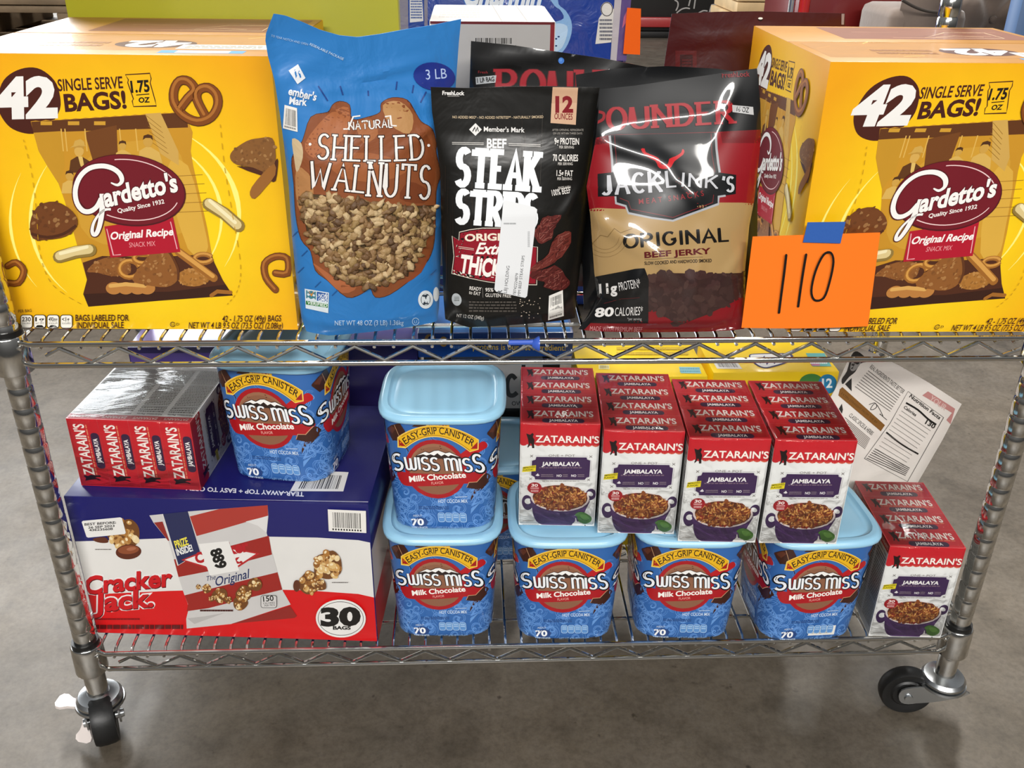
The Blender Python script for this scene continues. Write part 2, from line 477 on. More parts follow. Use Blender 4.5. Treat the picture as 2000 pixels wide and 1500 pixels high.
def metre_art(mb, o, ex, ey, m=0, **k):
    """artwork given in metres on the face: x along ex, y (down) against ey"""
    o, ex, ey = np.array(o, float), np.array(ex, float), np.array(ey, float); n = np.cross(ex, ey)
    a = Art(mb, lambda x, y, lift: o+ex*x-ey*y+n*lift, m, **k); a.out = n; return a
# ---------------------------------------------------------------- the setting: concrete floor
ZF = -0.153                      # floor; z = 0 is the lower wire deck
H = 0.4442                       # upper wire deck
PX, PD = 0.5845, 0.3979          # half distance between posts, depth between posts
def concrete():
    m = bpy.data.materials.new('polished_concrete'); m.use_nodes = True; t = m.node_tree; b = t.nodes['Principled BSDF']
    co = t.nodes.new('ShaderNodeTexCoord'); lk = t.links.new
    def noise(sc, det, dist=0, rough=.55):
        n = t.nodes.new('ShaderNodeTexNoise'); n.inputs['Scale'].default_value = sc; n.inputs['Detail'].default_value = det
        n.inputs['Distortion'].default_value = dist; n.inputs['Roughness'].default_value = rough; lk(co.outputs['Object'], n.inputs['Vector']); return n
    def ramp(src, stops):
        r = t.nodes.new('ShaderNodeValToRGB'); lk(src, r.inputs[0]); e = r.color_ramp.elements
        e[0].position, e[0].color = stops[0][0], (*L(stops[0][1]), 1); e[1].position, e[1].color = stops[-1][0], (*L(stops[-1][1]), 1)
        for p, c in stops[1:-1]:
            k = e.new(p); k.color = (*L(c), 1)
        return r
    def mix(a, bb, f, mode='MULTIPLY'):
        x = t.nodes.new('ShaderNodeMix'); x.data_type = 'RGBA'; x.blend_type = mode; x.inputs[0].default_value = f
        lk(a, x.inputs[6]); lk(bb, x.inputs[7]); return x.outputs[2]
    big = ramp(noise(1.6, 6, .6).outputs[0], [(.3, '#5f5850'), (.52, '#706960'), (.72, '#7d7468')])
    mid = ramp(noise(14, 8, .3, .65).outputs[0], [(.28, '#a8a399'), (.5, '#e2ded7'), (.75, '#ffffff')])
    fine = ramp(noise(120, 6, 0, .7).outputs[0], [(.3, '#b3afa8'), (.55, '#f0eee9'), (.7, '#ffffff')])
    spot = ramp(noise(42, 3, 0).outputs[0], [(.22, '#7d756c'), (.3, '#f2efea'), (1, '#ffffff')])
    c = mix(big.outputs[0], mid.outputs[0], .75); c = mix(c, fine.outputs[0], .6); c = mix(c, spot.outputs[0], .8)
    lk(c, b.inputs['Base Color'])
    rr = t.nodes.new('ShaderNodeMapRange'); lk(noise(9, 5).outputs[0], rr.inputs['Value'])
    rr.inputs['To Min'].default_value = .32; rr.inputs['To Max'].default_value = .62; lk(rr.outputs[0], b.inputs['Roughness'])
    bp = t.nodes.new('ShaderNodeBump'); bp.inputs['Strength'].default_value = .12; bp.inputs['Distance'].default_value = .002
    lk(noise(70, 6).outputs[0], bp.inputs['Height']); lk(bp.outputs[0], b.inputs['Normal'])
    return m
mb = MB(); mb.poly([(-9, -5, ZF), (9, -5, ZF), (9, 14, ZF), (-9, 14, ZF)], '#888888')
fl = mb.build('floor', concrete()); fl['kind'] = 'structure'; fl['label'] = 'polished concrete warehouse floor'

CHROME = mat('chrome', '#dddcd8', rough=.12, metal=1.0, vary=.05, vscale=30)
ZINC = mat('zinc_plate', '#c3c6c8', rough=.28, metal=1.0, bump=(40, .1, .002))
RUBBER = mat('black_rubber', '#131313', rough=.45, vary=.2, vscale=60, bump=(90, .15, .002))
BLACKP = mat('black_plastic', '#101010', rough=.4)
CLEARW = mat('milky_plastic', '#d9cfca', rough=.35, coat=.1)

# ---------------------------------------------------------------- chrome wire shelving rack
rack = thing('wire_shelving_rack', 'chrome wire shelving rack on casters that carries all the snacks', 'shelf', (0, PD/2, ZF))
rack['kind'] = 'thing'
def R_(o): o.parent = rack; o.location = (0, -PD/2, -ZF); return o
def post_mesh():
    r = .0136; prof = [(r, -.082)]
    z = -.0710 + .0254*0
    zs = []
    g = .3874
    while g > -.06: g -= .0254
    g += .0254
    while g < 1.02:
        prof += [(r, g-.0022), (r-.0011, g-.0008), (r-.0011, g+.0008), (r, g+.0022)]; g += .0254
    prof += [(r, 1.03)]
    m = MB(); m.lathe(prof, '#cccccc', 28); return m
pm = post_mesh().build('post', CHROME, angle=60); R_(pm)
POSTS = [(-PX, 0), (PX, 0), (-PX, PD), (PX, PD)]
pm.location = (POSTS[0][0], POSTS[0][1]-PD/2, -ZF)
for x, y in POSTS[1:]:
    c = pm.copy(); COL.objects.link(c); c.parent = rack; c.location = (x, y-PD/2, -ZF)
def collar_mesh():
    m = MB(); m.lathe([(.0142, .006), (.0185, .0062), (.0195, .005), (.0208, -.036), (.0203, -.038), (.0142, -.038)], '#cccccc', 28)
    m.lathe([(.0138, .0125), (.0168, .0125), (.0172, .006), (.0138, .006)], '#111111', 28, m=1); return m
cm = collar_mesh().build('sleeve_collar', [CHROME, BLACKP], rack, angle=40)
first = True
for zt in (0, H):
    for x, y in POSTS:
        if first: c = cm; first = False
        else: c = cm.copy(); COL.objects.link(c); c.parent = rack
        c.location = (x, y-PD/2, zt-ZF)
WS, WX0 = .0213, -.524
def tier(zt):
    rr = .0033; xe = PX-.017; ye = .0165
    m = MB()
    for y in (-.0145, PD+.0145):
        for z in (0, -.0255): m.tube([(-xe, y*.6, z), (-xe+.012, y, z), (xe-.012, y, z), (xe, y*.6 if y < 0 else y, z)], rr, '#cccccc', 10)
    for x in (-PX-.0145, PX+.0145):
        for z in (0, -.0255): m.tube([(x, .014, z), (x, PD-.014, z)], rr, '#cccccc', 10)
    for y, z in ((.041, -.0048), (PD/2, -.0048), (PD/2, -.029), (.34, -.0048)): m.tube([(-PX-.013, y, z), (PX+.013, y, z)], .0027, '#cccccc', 8)
    t = m.build('rail_frame', CHROME, rack); t.location = (0, -PD/2, zt-ZF)
    m = MB(); k = -2
    while True:
        x = WX0+WS*k
        if x > PX-.022: break
        m.tube([(x, -.0150, -.0058), (x, -.0105, -.0050), (x, -.004, .0006), (x, .004, .0012), (x, PD-.004, .0012), (x, PD+.0105, -.004)], .0019, '#cccccc', 7); k += 1
    d = m.build('deck_wires', CHROME, t)
    m = MB()
    def zig(path_fn, n0, n1):
        pts = []
        for i in range(n0, n1+1):
            pts.append(path_fn(i))
        m.tube(pts, .0024, '#cccccc', 8)
    N = int((PX-.04-WX0)/(WS*1.5))
    def zf(y):
        return lambda i: (WX0+WS*1.5*i, y, -.0050 if i % 2 == 0 else -.0215)
    for y in (-.0145, PD/2, PD+.0145):
        pts = [(WX0-.016, y, -.0135)]+[zf(y)(i) for i in range(0, N+1)]; pts.append((pts[-1][0]+.02, y, -.0135)); m.tube(pts, .0024, '#cccccc', 8)
    for x in (-PX-.0145, PX+.0145):
        pts = [(x, .03+.032*i, -.0050 if i % 2 == 0 else -.0215) for i in range(int((PD-.06)/.032)+1)]; m.tube(pts, .0024, '#cccccc', 8)
    m.build('zigzag_truss', CHROME, t)
tier(0); tier(H)
BRK = [(-0.6435, 0.0028, -0.0970), (-0.6083, -0.0026, -0.1020), (-0.6011, -0.0122, -0.1180), (-0.6056, -0.0298, -0.1420)]      # brake pedal of the left front caster: tip, pivot, pivot, tip
def caster(x, y, rz, brake, TR=.046, WW=1.0):
    c = bpy.data.objects.new('caster', None); COL.objects.link(c); c.parent = rack; c.location = (x, y-PD/2, 0); c.rotation_euler = (0, 0, rz)
    m = MB()           # swivel head: cap, race and stem; the fork trails along +x
    m.lathe([(.009, .075), (.0135, .075), (.0150, .0745), (.0180, .0725), (.0265, .0705), (.0300, .066), (.0300, .0625), (.027, .0615), (.01, .0615)], '#cccccc', 32)
    m.lathe([(.01, .0605), (.0315, .0600), (.0325, .0570), (.030, .0545), (.01, .0545)], '#cccccc', 32)
    m.build('swivel_head', ZINC, c)
    m = MB()
    for s in (-1, 1):
        yy = s*.0145*WW
        out = [(-.024, .056), (.028, .056), (.025, .045), (TR+.012, .034), (TR+.004, .0245), (TR-.008, .0265), (-.010, .036), (-.024, .046)] if TR < .03 else [(-.030, .0560), (.020, .0580), (TR-.002, .0555), (TR+.012, .0485), (TR+.0135, .0365), (TR+.008, .0265), (TR-.002, .0245), (TR-.013, .0275), (TR*.25, .0320), (-.014, .0410), (-.030, .0500)]
        pts = smooth(out, 2)
        a = [m.vert((px_, yy-.0012, pz)) for px_, pz in pts]; b = [m.vert((px_, yy+.0012, pz)) for px_, pz in pts]; n = len(pts)
        m.face(a, '#cccccc'); m.face(b[::-1], '#cccccc')
        for i in range(n): m.face((a[i], a[(i+1) % n], b[(i+1) % n], b[i]), '#cccccc')
    m.lathe([(.0, -.0185*WW), (.0055, -.0185*WW), (.0062, -.0165*WW), (.0062, .0165*WW), (.0055, .0185*WW), (0, .0185*WW)], '#cccccc', 16, o=(TR, 0, .0365), ax='y')
    m.build('fork', ZINC, c)
    m = MB()
    m.lathe([(r_, h_*WW) for r_, h_ in [(.006, -.0105), (.020, -.0105), (.0225, -.0085), (.030, -.0105), (.0345, -.0105), (.0365, -.0070), (.0372, 0), (.0365, .0070), (.0345, .0105), (.030, .0105), (.0225, .0085), (.020, .0105), (.006, .0105)]], '#151515', 40, o=(TR, 0, .0372), ax='y')
    m.build('wheel', RUBBER, c)
    if brake:
        def paddle(base, tip, wd):
            bx, by_, bz = base; tx, ty, tz = tip; m2 = MB()
            d = Vector(tip)-Vector(base); ln = d.length; d.normalize(); sd = d.cross(Vector((0, 0, 1))).normalized(); up = sd.cross(d)
            prof = [(0, .55), (.25, .5), (.5, .62), (.72, .95), (.9, .9), (1, .5)]
            top = []; bot = []
            for tt, ww in prof:
                p = Vector(base)+d*(ln*tt)
                top.append((m2.vert(p+sd*wd*ww+up*.0022), m2.vert(p-sd*wd*ww+up*.0022))); bot.append((m2.vert(p+sd*wd*ww-up*.0022), m2.vert(p-sd*wd*ww-up*.0022)))
            for i in range(len(prof)-1):
                m2.face((top[i][0], top[i][1], top[i+1][1], top[i+1][0]), '#d9cfca', 0, True); m2.face((bot[i][0], bot[i+1][0], bot[i+1][1], bot[i][1]), '#d9cfca', 0, True)
                m2.face((top[i][0], top[i+1][0], bot[i+1][0], bot[i][0]), '#d9cfca'); m2.face((top[i][1], bot[i][1], bot[i+1][1], top[i+1][1]), '#d9cfca')
            for i in (0, len(prof)-1): m2.face((top[i][0], bot[i][0], bot[i][1], top[i][1]), '#d9cfca')
            pdl = m2.build('brake_pedal', CLEARW, c); pdl['label'] = 'milky plastic brake pedal'
        iv = Matrix.Rotation(-rz, 3, 'Z'); lw = lambda a, b, z: tuple(iv @ Vector((a-x, b-y, 0)))[:2]+(z-ZF,)
        paddle(lw(*BRK[1]), lw(*BRK[0]), .0125); paddle(lw(*BRK[2]), lw(*BRK[3]), .0125)
    return c
caster(PX, 0, math.radians(172), False)
caster(-PX, 0, math.radians(-68), True, TR=.012, WW=1.4)
caster(-PX, PD, math.radians(60), False)
caster(PX, PD, math.radians(120), False)

# blue plastic clip caught on the upper front rail
bc = thing('blue_clip', 'small blue plastic clip on the front rail below the steak strips pouch', 'clip', (-.005, -.0145, H))
m = MB()
m.tube([(-.030+.003*i, -.0042, .0005) for i in range(10)], [.0030]*9+[.0036], '#3a5fc4', 10)
m.lathe([(.0034, -.003), (.0062, .0), (.0086, .004), (.0086, .0052), (.004, .0056), (0, .0056)], '#3a5fc4', 14, o=(-.001, -.0050, -.001), ax='x')
m.build('clip_body', mat('blue_clip_plastic', '#3a5fc4', rough=.35, coat=.2), bc)
CARD = mat('printed_card', ink=True, rough=.38, coat=.25, vary=.03, vscale=25, bump=(9, .12, .004))
LABEL = mat('printed_sleeve', ink=True, rough=.3, coat=.35)
LID = mat('pale_blue_lid', '#98cae6', rough=.3, coat=.15, vary=.02, vscale=20)
def shrink_film():
    m = bpy.data.materials.new('shrink_film'); m.use_nodes = True; t = m.node_tree; t.nodes.clear(); lk = t.links.new
    out = t.nodes.new('ShaderNodeOutputMaterial'); mx = t.nodes.new('ShaderNodeMixShader'); tr = t.nodes.new('ShaderNodeBsdfTransparent')
    gl = t.nodes.new('ShaderNodeBsdfGlossy'); gl.inputs['Roughness'].default_value = .06
    co = t.nodes.new('ShaderNodeTexCoord'); mp = t.nodes.new('ShaderNodeMapping'); mp.inputs['Scale'].default_value = (1, .35, .8)
    n = t.nodes.new('ShaderNodeTexNoise'); n.inputs['Scale'].default_value = 38; n.inputs['Detail'].default_value = 5; n.inputs['Distortion'].default_value = 1.2
    lk(co.outputs['Object'], mp.inputs[0]); lk(mp.outputs[0], n.inputs['Vector'])
    bp = t.nodes.new('ShaderNodeBump'); bp.inputs['Strength'].default_value = .5; bp.inputs['Distance'].default_value = .006
    lk(n.outputs[0], bp.inputs['Height']); lk(bp.outputs[0], gl.inputs['Normal'])
    fr = t.nodes.new('ShaderNodeFresnel'); fr.inputs['IOR'].default_value = 1.45; lk(bp.outputs[0], fr.inputs['Normal'])
    ml = t.nodes.new('ShaderNodeMath'); ml.operation = 'MULTIPLY'; ml.inputs[1].default_value = .75; lk(fr.outputs[0], ml.inputs[0]); lk(ml.outputs[0], mx.inputs[0]); lk(tr.outputs[0], mx.inputs[1]); lk(gl.outputs[0], mx.inputs[2]); lk(mx.outputs[0], out.inputs[0])
    return m
FILM = shrink_film()

# ---------------------------------------------------------------- rice-mix cartons in shrink-wrapped four-packs
ZW, ZD, ZH = .0960, .0378, .149
Z_RED, Z_WHITE = '#c01f2a', '#e4e5e3'
def silhouette(a, x, y, w, h, c='#1a0c0d'):
    pts = [(.05, .04), (.5, .12), (.78, 0), (.92, .1), (.8, .26), (1, .46), (.95, .72), (.98, 1), (.72, 1), (.68, .78), (.56, .66), (.44, .86), (.22, .98), (.2, .88), (.34, .72), (.26, .42), (.16, .24)]
    a.poly([(x+px*w, y+py*h) for px, py in pts], c)
def rice_carton(mw):
    mb = MB(); mb.box(-ZW/2, ZW/2, 0, ZD, 0, ZH, Z_WHITE)
    # red head and its scalloped edge, printed round the front
    A = metre_art(mb, (-ZW/2, 0, 0), (1, 0, 0), (0, 0, 1))
    zb = ZH-.0285; n = 11; sc = [(0, -ZH), (ZW, -ZH), (ZW, -zb)]
    for i in range(n):
        sc += [(ZW-ZW/n*(i+.5)+ZW/n/2*math.cos(math.radians(t)), -zb+.0034*math.sin(math.radians(t))) for t in (20, 55, 90, 125, 160)]
    A.poly(sc+[(0, -zb)], Z_RED)
    a = flat_art(mb, mw, (0, 0, 0), (1, 0, 0), (0, 0, 1), clamp=(-ZW/2+.0003, ZW/2-.0003, .0008, ZH), eps=6e-6); a.lift += 1e-4; a.frame(1000, 820, 6.52)
    silhouette(a, 175, 165, 112, 195)
    a.text("ZATARAIN'S", (303, 284), (1106, 297), 84, '#f3ece4', bold=.022, out=(.02, '#8d121c'))
    a.text("A NEW ORLEANS TRADITION + SINCE 1889", (300, 326), (1092, 340), 15, '#d9895c')
    a.text("ONE + POT", (466, 468), (802, 471), 28, '#6a635c')
    nt_ = lambda d: [(310-d, 470-d), (950+d, 478-d), (957+d*.5, 505), (998+d, 518), (986+d, 724), (946, 736), (926+d, 764+d), (294-d, 759+d), (288, 726), (244-d, 702), (254-d, 520), (300, 508)]
    a.line(nt_(14), 3, '#9a9496', closed=True)
    a.poly(nt_(0), '#3d2350')
    a.text("JAMBALAYA", (380, 584), (860, 586), 48, '#f5f2ef', bold=.03, shear=.12)
    a.fine(345, 596, 895, 622, '#75606f', rows=1, seed=3)
    a.poly([(298, 708), (318, 690), (330, 680), (338, 694), (352, 706), (330, 716)], '#e8e4e4', hold=True)
    for x in (570, 755): a.text("NO", (x, 724), (x+62, 724), 28, '#f2efee', bold=.03, hold=True)
    for x0, x1 in ((370, 525), (645, 710), (835, 920)): a.fine(x0, 688, x1, 730, '#85757f', rows=2, seed=x0)
    a.poly([(140, 597), (306, 576), (302, 652), (128, 664)], '#e2d121')
    a.text("IMPROVED", (140, 622), (298, 606), 19, '#3a3410', bold=.02, hold=True); a.text("FLAVOR!", (140, 650), (270, 640), 19, '#3a3410', bold=.02)
    for x, y in ((250, 460), (1003, 468), (238, 750), (975, 762)):
        a.line([(x-18, y-14), (x+18, y+14)], 7, '#7c7672', hold=True); a.line([(x+18, y-14), (x-18, y+14)], 7, '#7c7672', hold=True)
    a.fine(385, 770, 860, 788, '#a29d98', rows=1, seed=5)
    # casserole of rice
    a.ell(196, 1052, 70, 96, '#3d2450', rot=-10); a.ell(203, 1034, 43, 36, Z_WHITE)
    a.ell(1002, 948, 64, 74, '#3d2450', rot=20); a.ell(994, 940, 40, 27, Z_WHITE, rot=25)
    a.poly(smooth([(238, 985), (252, 1100), (276, 1225), (340, 1315), (480, 1352), (650, 1356), (790, 1328), (880, 1256), (940, 1140), (984, 1000), (800, 900), (420, 900)], 3), '#472a5a')
    a.poly(smooth([(290, 1160), (420, 1225), (620, 1245), (820, 1200), (930, 1110), (900, 1200), (780, 1300), (560, 1325), (380, 1290)], 3), '#533468')
    a.ell(612, 992, 374, 172, '#e3d6d2', rot=2); a.ell(612, 988, 350, 158, '#5a2c16', rot=2)
    bowl = [(612+342*math.cos(t), 988+150*math.sin(t)) for t in (i*math.pi/12 for i in range(24))]
    a.blobs(bowl, 120, 26, 46, ['#7a3b1c', '#8a4a22', '#6b2b1a', '#8d2a1f'], seed=2)
    a.blobs(bowl, 330, 14, 25, ['#c98f4a', '#b5763a', '#d9a862', '#8d4e22', '#a86a32', '#70301a'], seed=4, asp=(.25, .5))
    a.ell(287, 862, 92, 71, '#a21a24'); a.text("30", (246, 846), (326, 848), 34, '#f3e9e4', bold=.03, shear=.1)
    a.fine(236, 855, 340, 878, '#e7c8c4', rows=1, seed=7); a.fine(240, 884, 336, 916, '#e7c8c4', rows=2, seed=8)
    a.poly(smooth([(800, 1205), (850, 1170), (930, 1180), (1010, 1235), (1000, 1290), (930, 1320), (850, 1290), (825, 1230)], 3), '#4c7a34')
    a.poly(smooth([(870, 1200), (940, 1205), (985, 1250), (930, 1270), (880, 1240)], 3), '#6a9a48')
    a.poly(smooth([(810, 1240), (830, 1290), (890, 1310), (900, 1350), (840, 1368), (770, 1355), (768, 1318), (800, 1290)], 3), '#dcd8d6')
    for x, y in ((905, 1355), (930, 1340), (945, 1360), (960, 1350), (930, 1365)): a.ell(x, y, 9, 7, '#20211c', n=6, hold=True)
    a.up(); a.fine(136, 1274, 275, 1290, '#a39f99', rows=1, seed=9); a.fine(136, 1318, 345, 1346, '#918d87', rows=1, seed=10)
    # lid of the carton: red, with the name again
    T = metre_art(mb, (-ZW/2, 0, ZH), (1, 0, 0), (0, 1, 0)); T.rect(0, -ZD, ZW, 0, Z_RED)
    T.frame(0, ZD*0, 1)
    silhouette(T, .0065, -ZD*.86, .0098, ZD*.58)
    T.text("ZATARAIN'S", (.0165, -ZD*.47), (.0885, -ZD*.47), ZD*.34, '#f3ece4', bold=.022, out=(.02, '#8d121c'))
    T.fine(.0165, -ZD*.43, .089, -ZD*.36, '#d98a62', rows=1, seed=3)
    T.rrect(.0260, -ZD*.32, .0770, -ZD*.04, ZD*.12, '#38203f'); T.text("JAMBALAYA", (.0345, -ZD*.12), (.0690, -ZD*.12), ZD*.14, '#f3efec', bold=.03)
    # narrow sides: red head, small print and the facts panel below
    for sx, o, ex in ((1, (ZW/2, 0, 0), (0, 1, 0)), (-1, (-ZW/2, ZD, 0), (0, -1, 0))):
        s = metre_art(mb, o, ex, (0, 0, 1)); s.rect(0, -ZH, ZD, -ZH+.0125, Z_RED)
        s.text("ZATARAIN'S", (.004, -ZH+.0095), (ZD-.004, -ZH+.0095), .005, '#f0d8d2', bold=.02)
        s.text("Nutrition Facts", (.003, -ZH+.0195), (ZD-.004, -ZH+.0195), .0036, '#3c3b39', bold=.02)
        s.fine(.003, -ZH+.022, ZD-.003, -ZH+.036, '#55534f', rows=3, seed=2); s.rect(.003, -ZH+.0365, ZD-.003, -ZH+.0378, '#3c3b39')
        s.fine(.003, -ZH+.04, ZD-.003, -.055, '#6a6863', rows=13, seed=3); s.rect(.003, -.054, ZD-.003, -.0532, '#3c3b39')
        s.fine(.003, -.051, ZD-.003, -.012, '#8b8983', rows=10, seed=4)
    return mb
PK = {}
def four_pack(label, loc, rz=0.0, rot=None, corner=None):
    """four cartons under one film; root at the front bottom middle of the first carton"""
    t = thing('rice_mix_multipack', label, 'boxed food', loc, rz, 'shrink-wrapped four-packs of rice mix', rot)
    for i in range(4):
        if 'c' not in PK:
            o = rice_carton(xf((.0300, .0150, .1727), (0, 0, math.radians(-3.2)))).build('carton', CARD, t); PK['c'] = o
        else:
            o = PK['c'].copy(); COL.objects.link(o); o.parent = t
        o.location = (0, i*(ZD+.0001), 0)
    if 'f' not in PK:
        m = MB(); d = .0010
        x, y0, y1, z0, z1 = ZW/2+d, -d, 4*ZD+d+.0003, 0.0004, ZH+d
        m.box(-x, x, y0, y1, z0, z1, '#ffffff', r=.004)
        f = m.build('shrink_wrap', FILM, t, angle=None); PK['f'] = f
    else:
        f = PK['f'].copy(); COL.objects.link(f); f.parent = t
    return t
Q = 'red and white rice mix four-pack '
four_pack(Q+'on canister lids, nearest the stacked canisters', (.0300, .0150, .1727), math.radians(-3.2))
four_pack(Q+'on canister lids, second from the stacked canisters', (.1283, -.0045, .1727), math.radians(-3.2))
four_pack(Q+'on canister lids, third from the stacked canisters', (.2262, -.0245, .1727), math.radians(-3.2))
four_pack(Q+'on a canister lid, nearest the leaning white pouch', (.3265, -.0305, .1727), math.radians(-3))
four_pack(Q+'standing on the lower wire deck by the corner post', (.5030, -.0160, .0035), math.radians(-4))
def lying_pack():
    yaw = math.radians(-5.5)
    B = Matrix.Rotation(yaw, 3, 'Z') @ Matrix(((0, -1, 0), (0, 0, -1), (1, 0, 0)))
    c = Vector((-.4130, .030, .2232)); loc = c-B @ Vector((-ZW/2, 0, ZH))
    four_pack('rice mix four-pack lying on edge on the blue, white and red popcorn carton', loc, rot=B.to_euler())
lying_pack()

# ---------------------------------------------------------------- cocoa canisters
CB, CT, CZ, CN = .0640, .0722, .163, 4.2     # half width at the foot and under the lid, sleeve height, squareness
def chalf(z): return CB+(CT-CB)*min(max(z/CZ, 0), 1)**.8
def csurf(x, z):
    a = chalf(z); x = min(max(x, -a*.999), a*.999)
    return -(a**CN-abs(x)**CN)**(1/CN)
def cnorm(x, z):
    a = chalf(z); y = csurf(x, z)
    n = Vector((math.copysign(abs(x)**(CN-1), x), -abs(y)**(CN-1), 0)).normalized(); return n
def can_art(mb, mw, turn=0.0):
    inv = mw.inverted(); O = np.array(inv @ Vector(CAM)); R3 = np.array(inv.to_3x3()); q = Matrix.Rotation(turn, 3, 'Z')
    def hit(x, y):
        d = R3 @ ray(x, y); yy = -.065
        for _ in range(7):
            p = O+d*((yy-O[1])/d[1]); yy = csurf(p[0], p[2])
        return p[0], p[2]
    def S(x, y, lift):
        u, z = hit(x, y); u = min(max(u, -chalf(z)*.985), chalf(z)*.985); z = min(max(z, .002), CZ)
        return q @ (Vector((u, csurf(u, z), z))+cnorm(u, z)*(lift+.00012))
    def N(x, y):
        u, z = hit(x, y); return q @ cnorm(min(max(u, -chalf(z)*.985), chalf(z)*.985), z)
    a = Art(mb, S, maxe=7.5, nrm=N); a.out = np.array(q @ Vector((0, -1, 0))); a.frame(940, 1020, 5.356); return a
def canister(mw):
    t = thing('cocoa_canister', 'placeholder', 'canister')
    mb = MB()
    def ring(a, z, seg=56):
        o = []
        for k in range(seg):
            th = 2*math.pi*(k+.5)/seg; c, s = math.cos(th), math.sin(th); r = (abs(c)**CN+abs(s)**CN)**(-1/CN); o.append((a*r*c, a*r*s, z))
        return o
    def loft(mb, prof, c, m=0):
        rs = [[mb.vert(p) for p in ring(a, z)] for a, z in prof]
        for i in range(len(rs)-1):
            n = len(rs[i])
            for k in range(n): mb.face((rs[i][k], rs[i][(k+1) % n], rs[i+1][(k+1) % n], rs[i+1][k]), c, m, True)
        return rs
    rs = loft(mb, [(CB-.004, .0), (CB-.0012, .0006), (CB, .003)]+[(chalf(z), z) for z in (.01, .02, .04, .06, .08, .1, .12, .14, .152, CZ)], '#3267ac')
    mb.face(rs[0][::-1], '#3267ac')
    choc, choc2 = '#3b1b12', '#5a2e1e'
    for turn in (0, math.pi/2, -math.pi/2):
        a = can_art(mb, mw, turn); R = random.Random(5)
        # swirls
        for k in range(74):
            cx, cy = R.uniform(350, 1450), R.choice((R.uniform(880, 1240), R.uniform(880, 1240), R.uniform(270, 900)))
            r = R.uniform(42, 105); a0 = R.uniform(0, 6.28); sg = R.choice((1, -1))
            for rr in (1, .74):
                pts = [(cx+r*rr*(1-i/18)*math.cos(a0+sg*i*.5), cy+r*rr*.9*(1-i/18)*math.sin(a0+sg*i*.5)) for i in range(16)]
                pts = [(min(max(px_, 345), 1455), py_) for px_, py_ in pts]
                a.line(pts, 6.5, '#6597d8', hold=True, taper=[.4+.6*min(i, 15-i)/7 for i in range(16)])
        a.up()
        for pts in ([(385, 285), (432, 268), (530, 256), (578, 332), (556, 396), (432, 392)], [(648, 290), (690, 262), (795, 262), (780, 300)], [(1372, 345), (1452, 232), (1474, 300), (1420, 386)],
                    [(340, 682), (400, 658), (442, 735), (386, 778), (350, 720)]):
            a.poly(pts, choc)
        a.poly([(392, 292), (440, 276), (485, 300), (440, 345)], choc2, hold=True); a.line([(470, 268), (520, 392)], 5, '#b58b68', hold=True); a.poly([(350, 690), (395, 670), (410, 700), (365, 715)], choc2)
        # red cup with its handle and cocoa
        a.line([(1130, 560), (1200, 512), (1270, 488), (1335, 446)], 66, '#b5141d', round_=True)
        a.ell(850, 676, 305, 268, '#a5131c'); a.ell(850, 676, 262, 232, '#96674c'); a.ell(850, 690, 262, 218, '#8a5c43')
        a.blobs([(850+225*math.cos(t), 640+190*math.sin(t)) for t in (i*.5236 for i in range(12))], 40, 4, 9, ['#4d2716', '#6b3d26'], seed=3)
        # yellow banner
        up_, lo = [], []
        for i in range(21):
            u = i/20; x = 498+(1288-498)*u; up_.append((x, 384+18*u-112*4*u*(1-u))); x2 = 570+(1200-570)*u; lo.append((x2, 480+32*u-118*4*u*(1-u)))
        band = up_+[(1278, 488)]+lo[::-1]+[(492, 470)]
        a.poly([(795, 258), (1016, 258), (1022, 305), (790, 305)], '#d9a51c'); a.text("NEW!", (822, 290), (990, 290), 34, '#8e1a12', bold=.03)
        a.line(band, 10, '#f2d27a', closed=True); a.poly(band, '#e6b31a')
        a.line([(x, y+14) for x, y in up_[1:-1]], 4, '#7b3d10'); a.line([(x, y-10) for x, y in lo], 4, '#7b3d10', hold=True)
        a.poly([(506, 398), (572, 466), (506, 462)], '#9e1616', hold=True); a.poly([(1280, 420), (1272, 484), (1208, 488)], '#9e1616')
        a.text("EASY-GRIP CANISTER", (572, 452), (1226, 466), 62, '#2a1410', bold=.012, bulge=104)
        # ribbon, mountains and the wordmark
        a.poly(smooth([(462, 690), (600, 712), (900, 720), (1180, 705), (1312, 668), (1336, 690), (1240, 788), (1080, 808), (900, 826), (600, 832), (500, 800)], 3), '#a8111b')
        a.poly([(640, 575), (680, 545), (760, 512), (800, 524), (848, 504), (890, 500), (958, 524), (1000, 515), (1100, 560), (1130, 585)], '#2a1a16')
        a.poly([(676, 552), (760, 518), (800, 532), (850, 510), (892, 506), (958, 530), (1000, 522), (1092, 562), (1010, 545), (985, 560), (950, 540), (915, 556), (880, 530), (845, 552), (812, 540), (770, 552), (740, 540)], '#f4f2ef')
        bl = '#0d0d12'; wt = '#eff1f4'
        wm = dict(wh=.11, shear=-.12)
        for st, p0, p1, h in (("S", (436, 676), (524, 676), 142), ("wiSS", (560, 676), (884, 686), 112), ("miS", (960, 690), (1205, 692), 114)):
            a.drawn(st, p0, p1, h, .35, bl, wh=.29, shear=-.1, gap=.16)
        a.drawn("S", (1236, 690), (1318, 688), 150, .35, bl, wh=.29, shear=-.1)
        for st, p0, p1, h in (("S", (436, 676), (524, 676), 142), ("wiSS", (560, 676), (884, 686), 112), ("miS", (960, 690), (1205, 692), 114)):
            a.drawn(st, p0, p1, h, .19 if h > 130 else .21, wt, wh=.12, shear=-.1, gap=.16)
        a.drawn("S", (1236, 690), (1318, 688), 150, .17, wt, wh=.11, shear=-.1)
        a.text("Milk Chocolate", (584, 792), (1140, 748), 50, '#f6f1ea', bold=.028)
        a.text("FLAVOR", (797, 816), (917, 808), 24, '#e9b0a4')
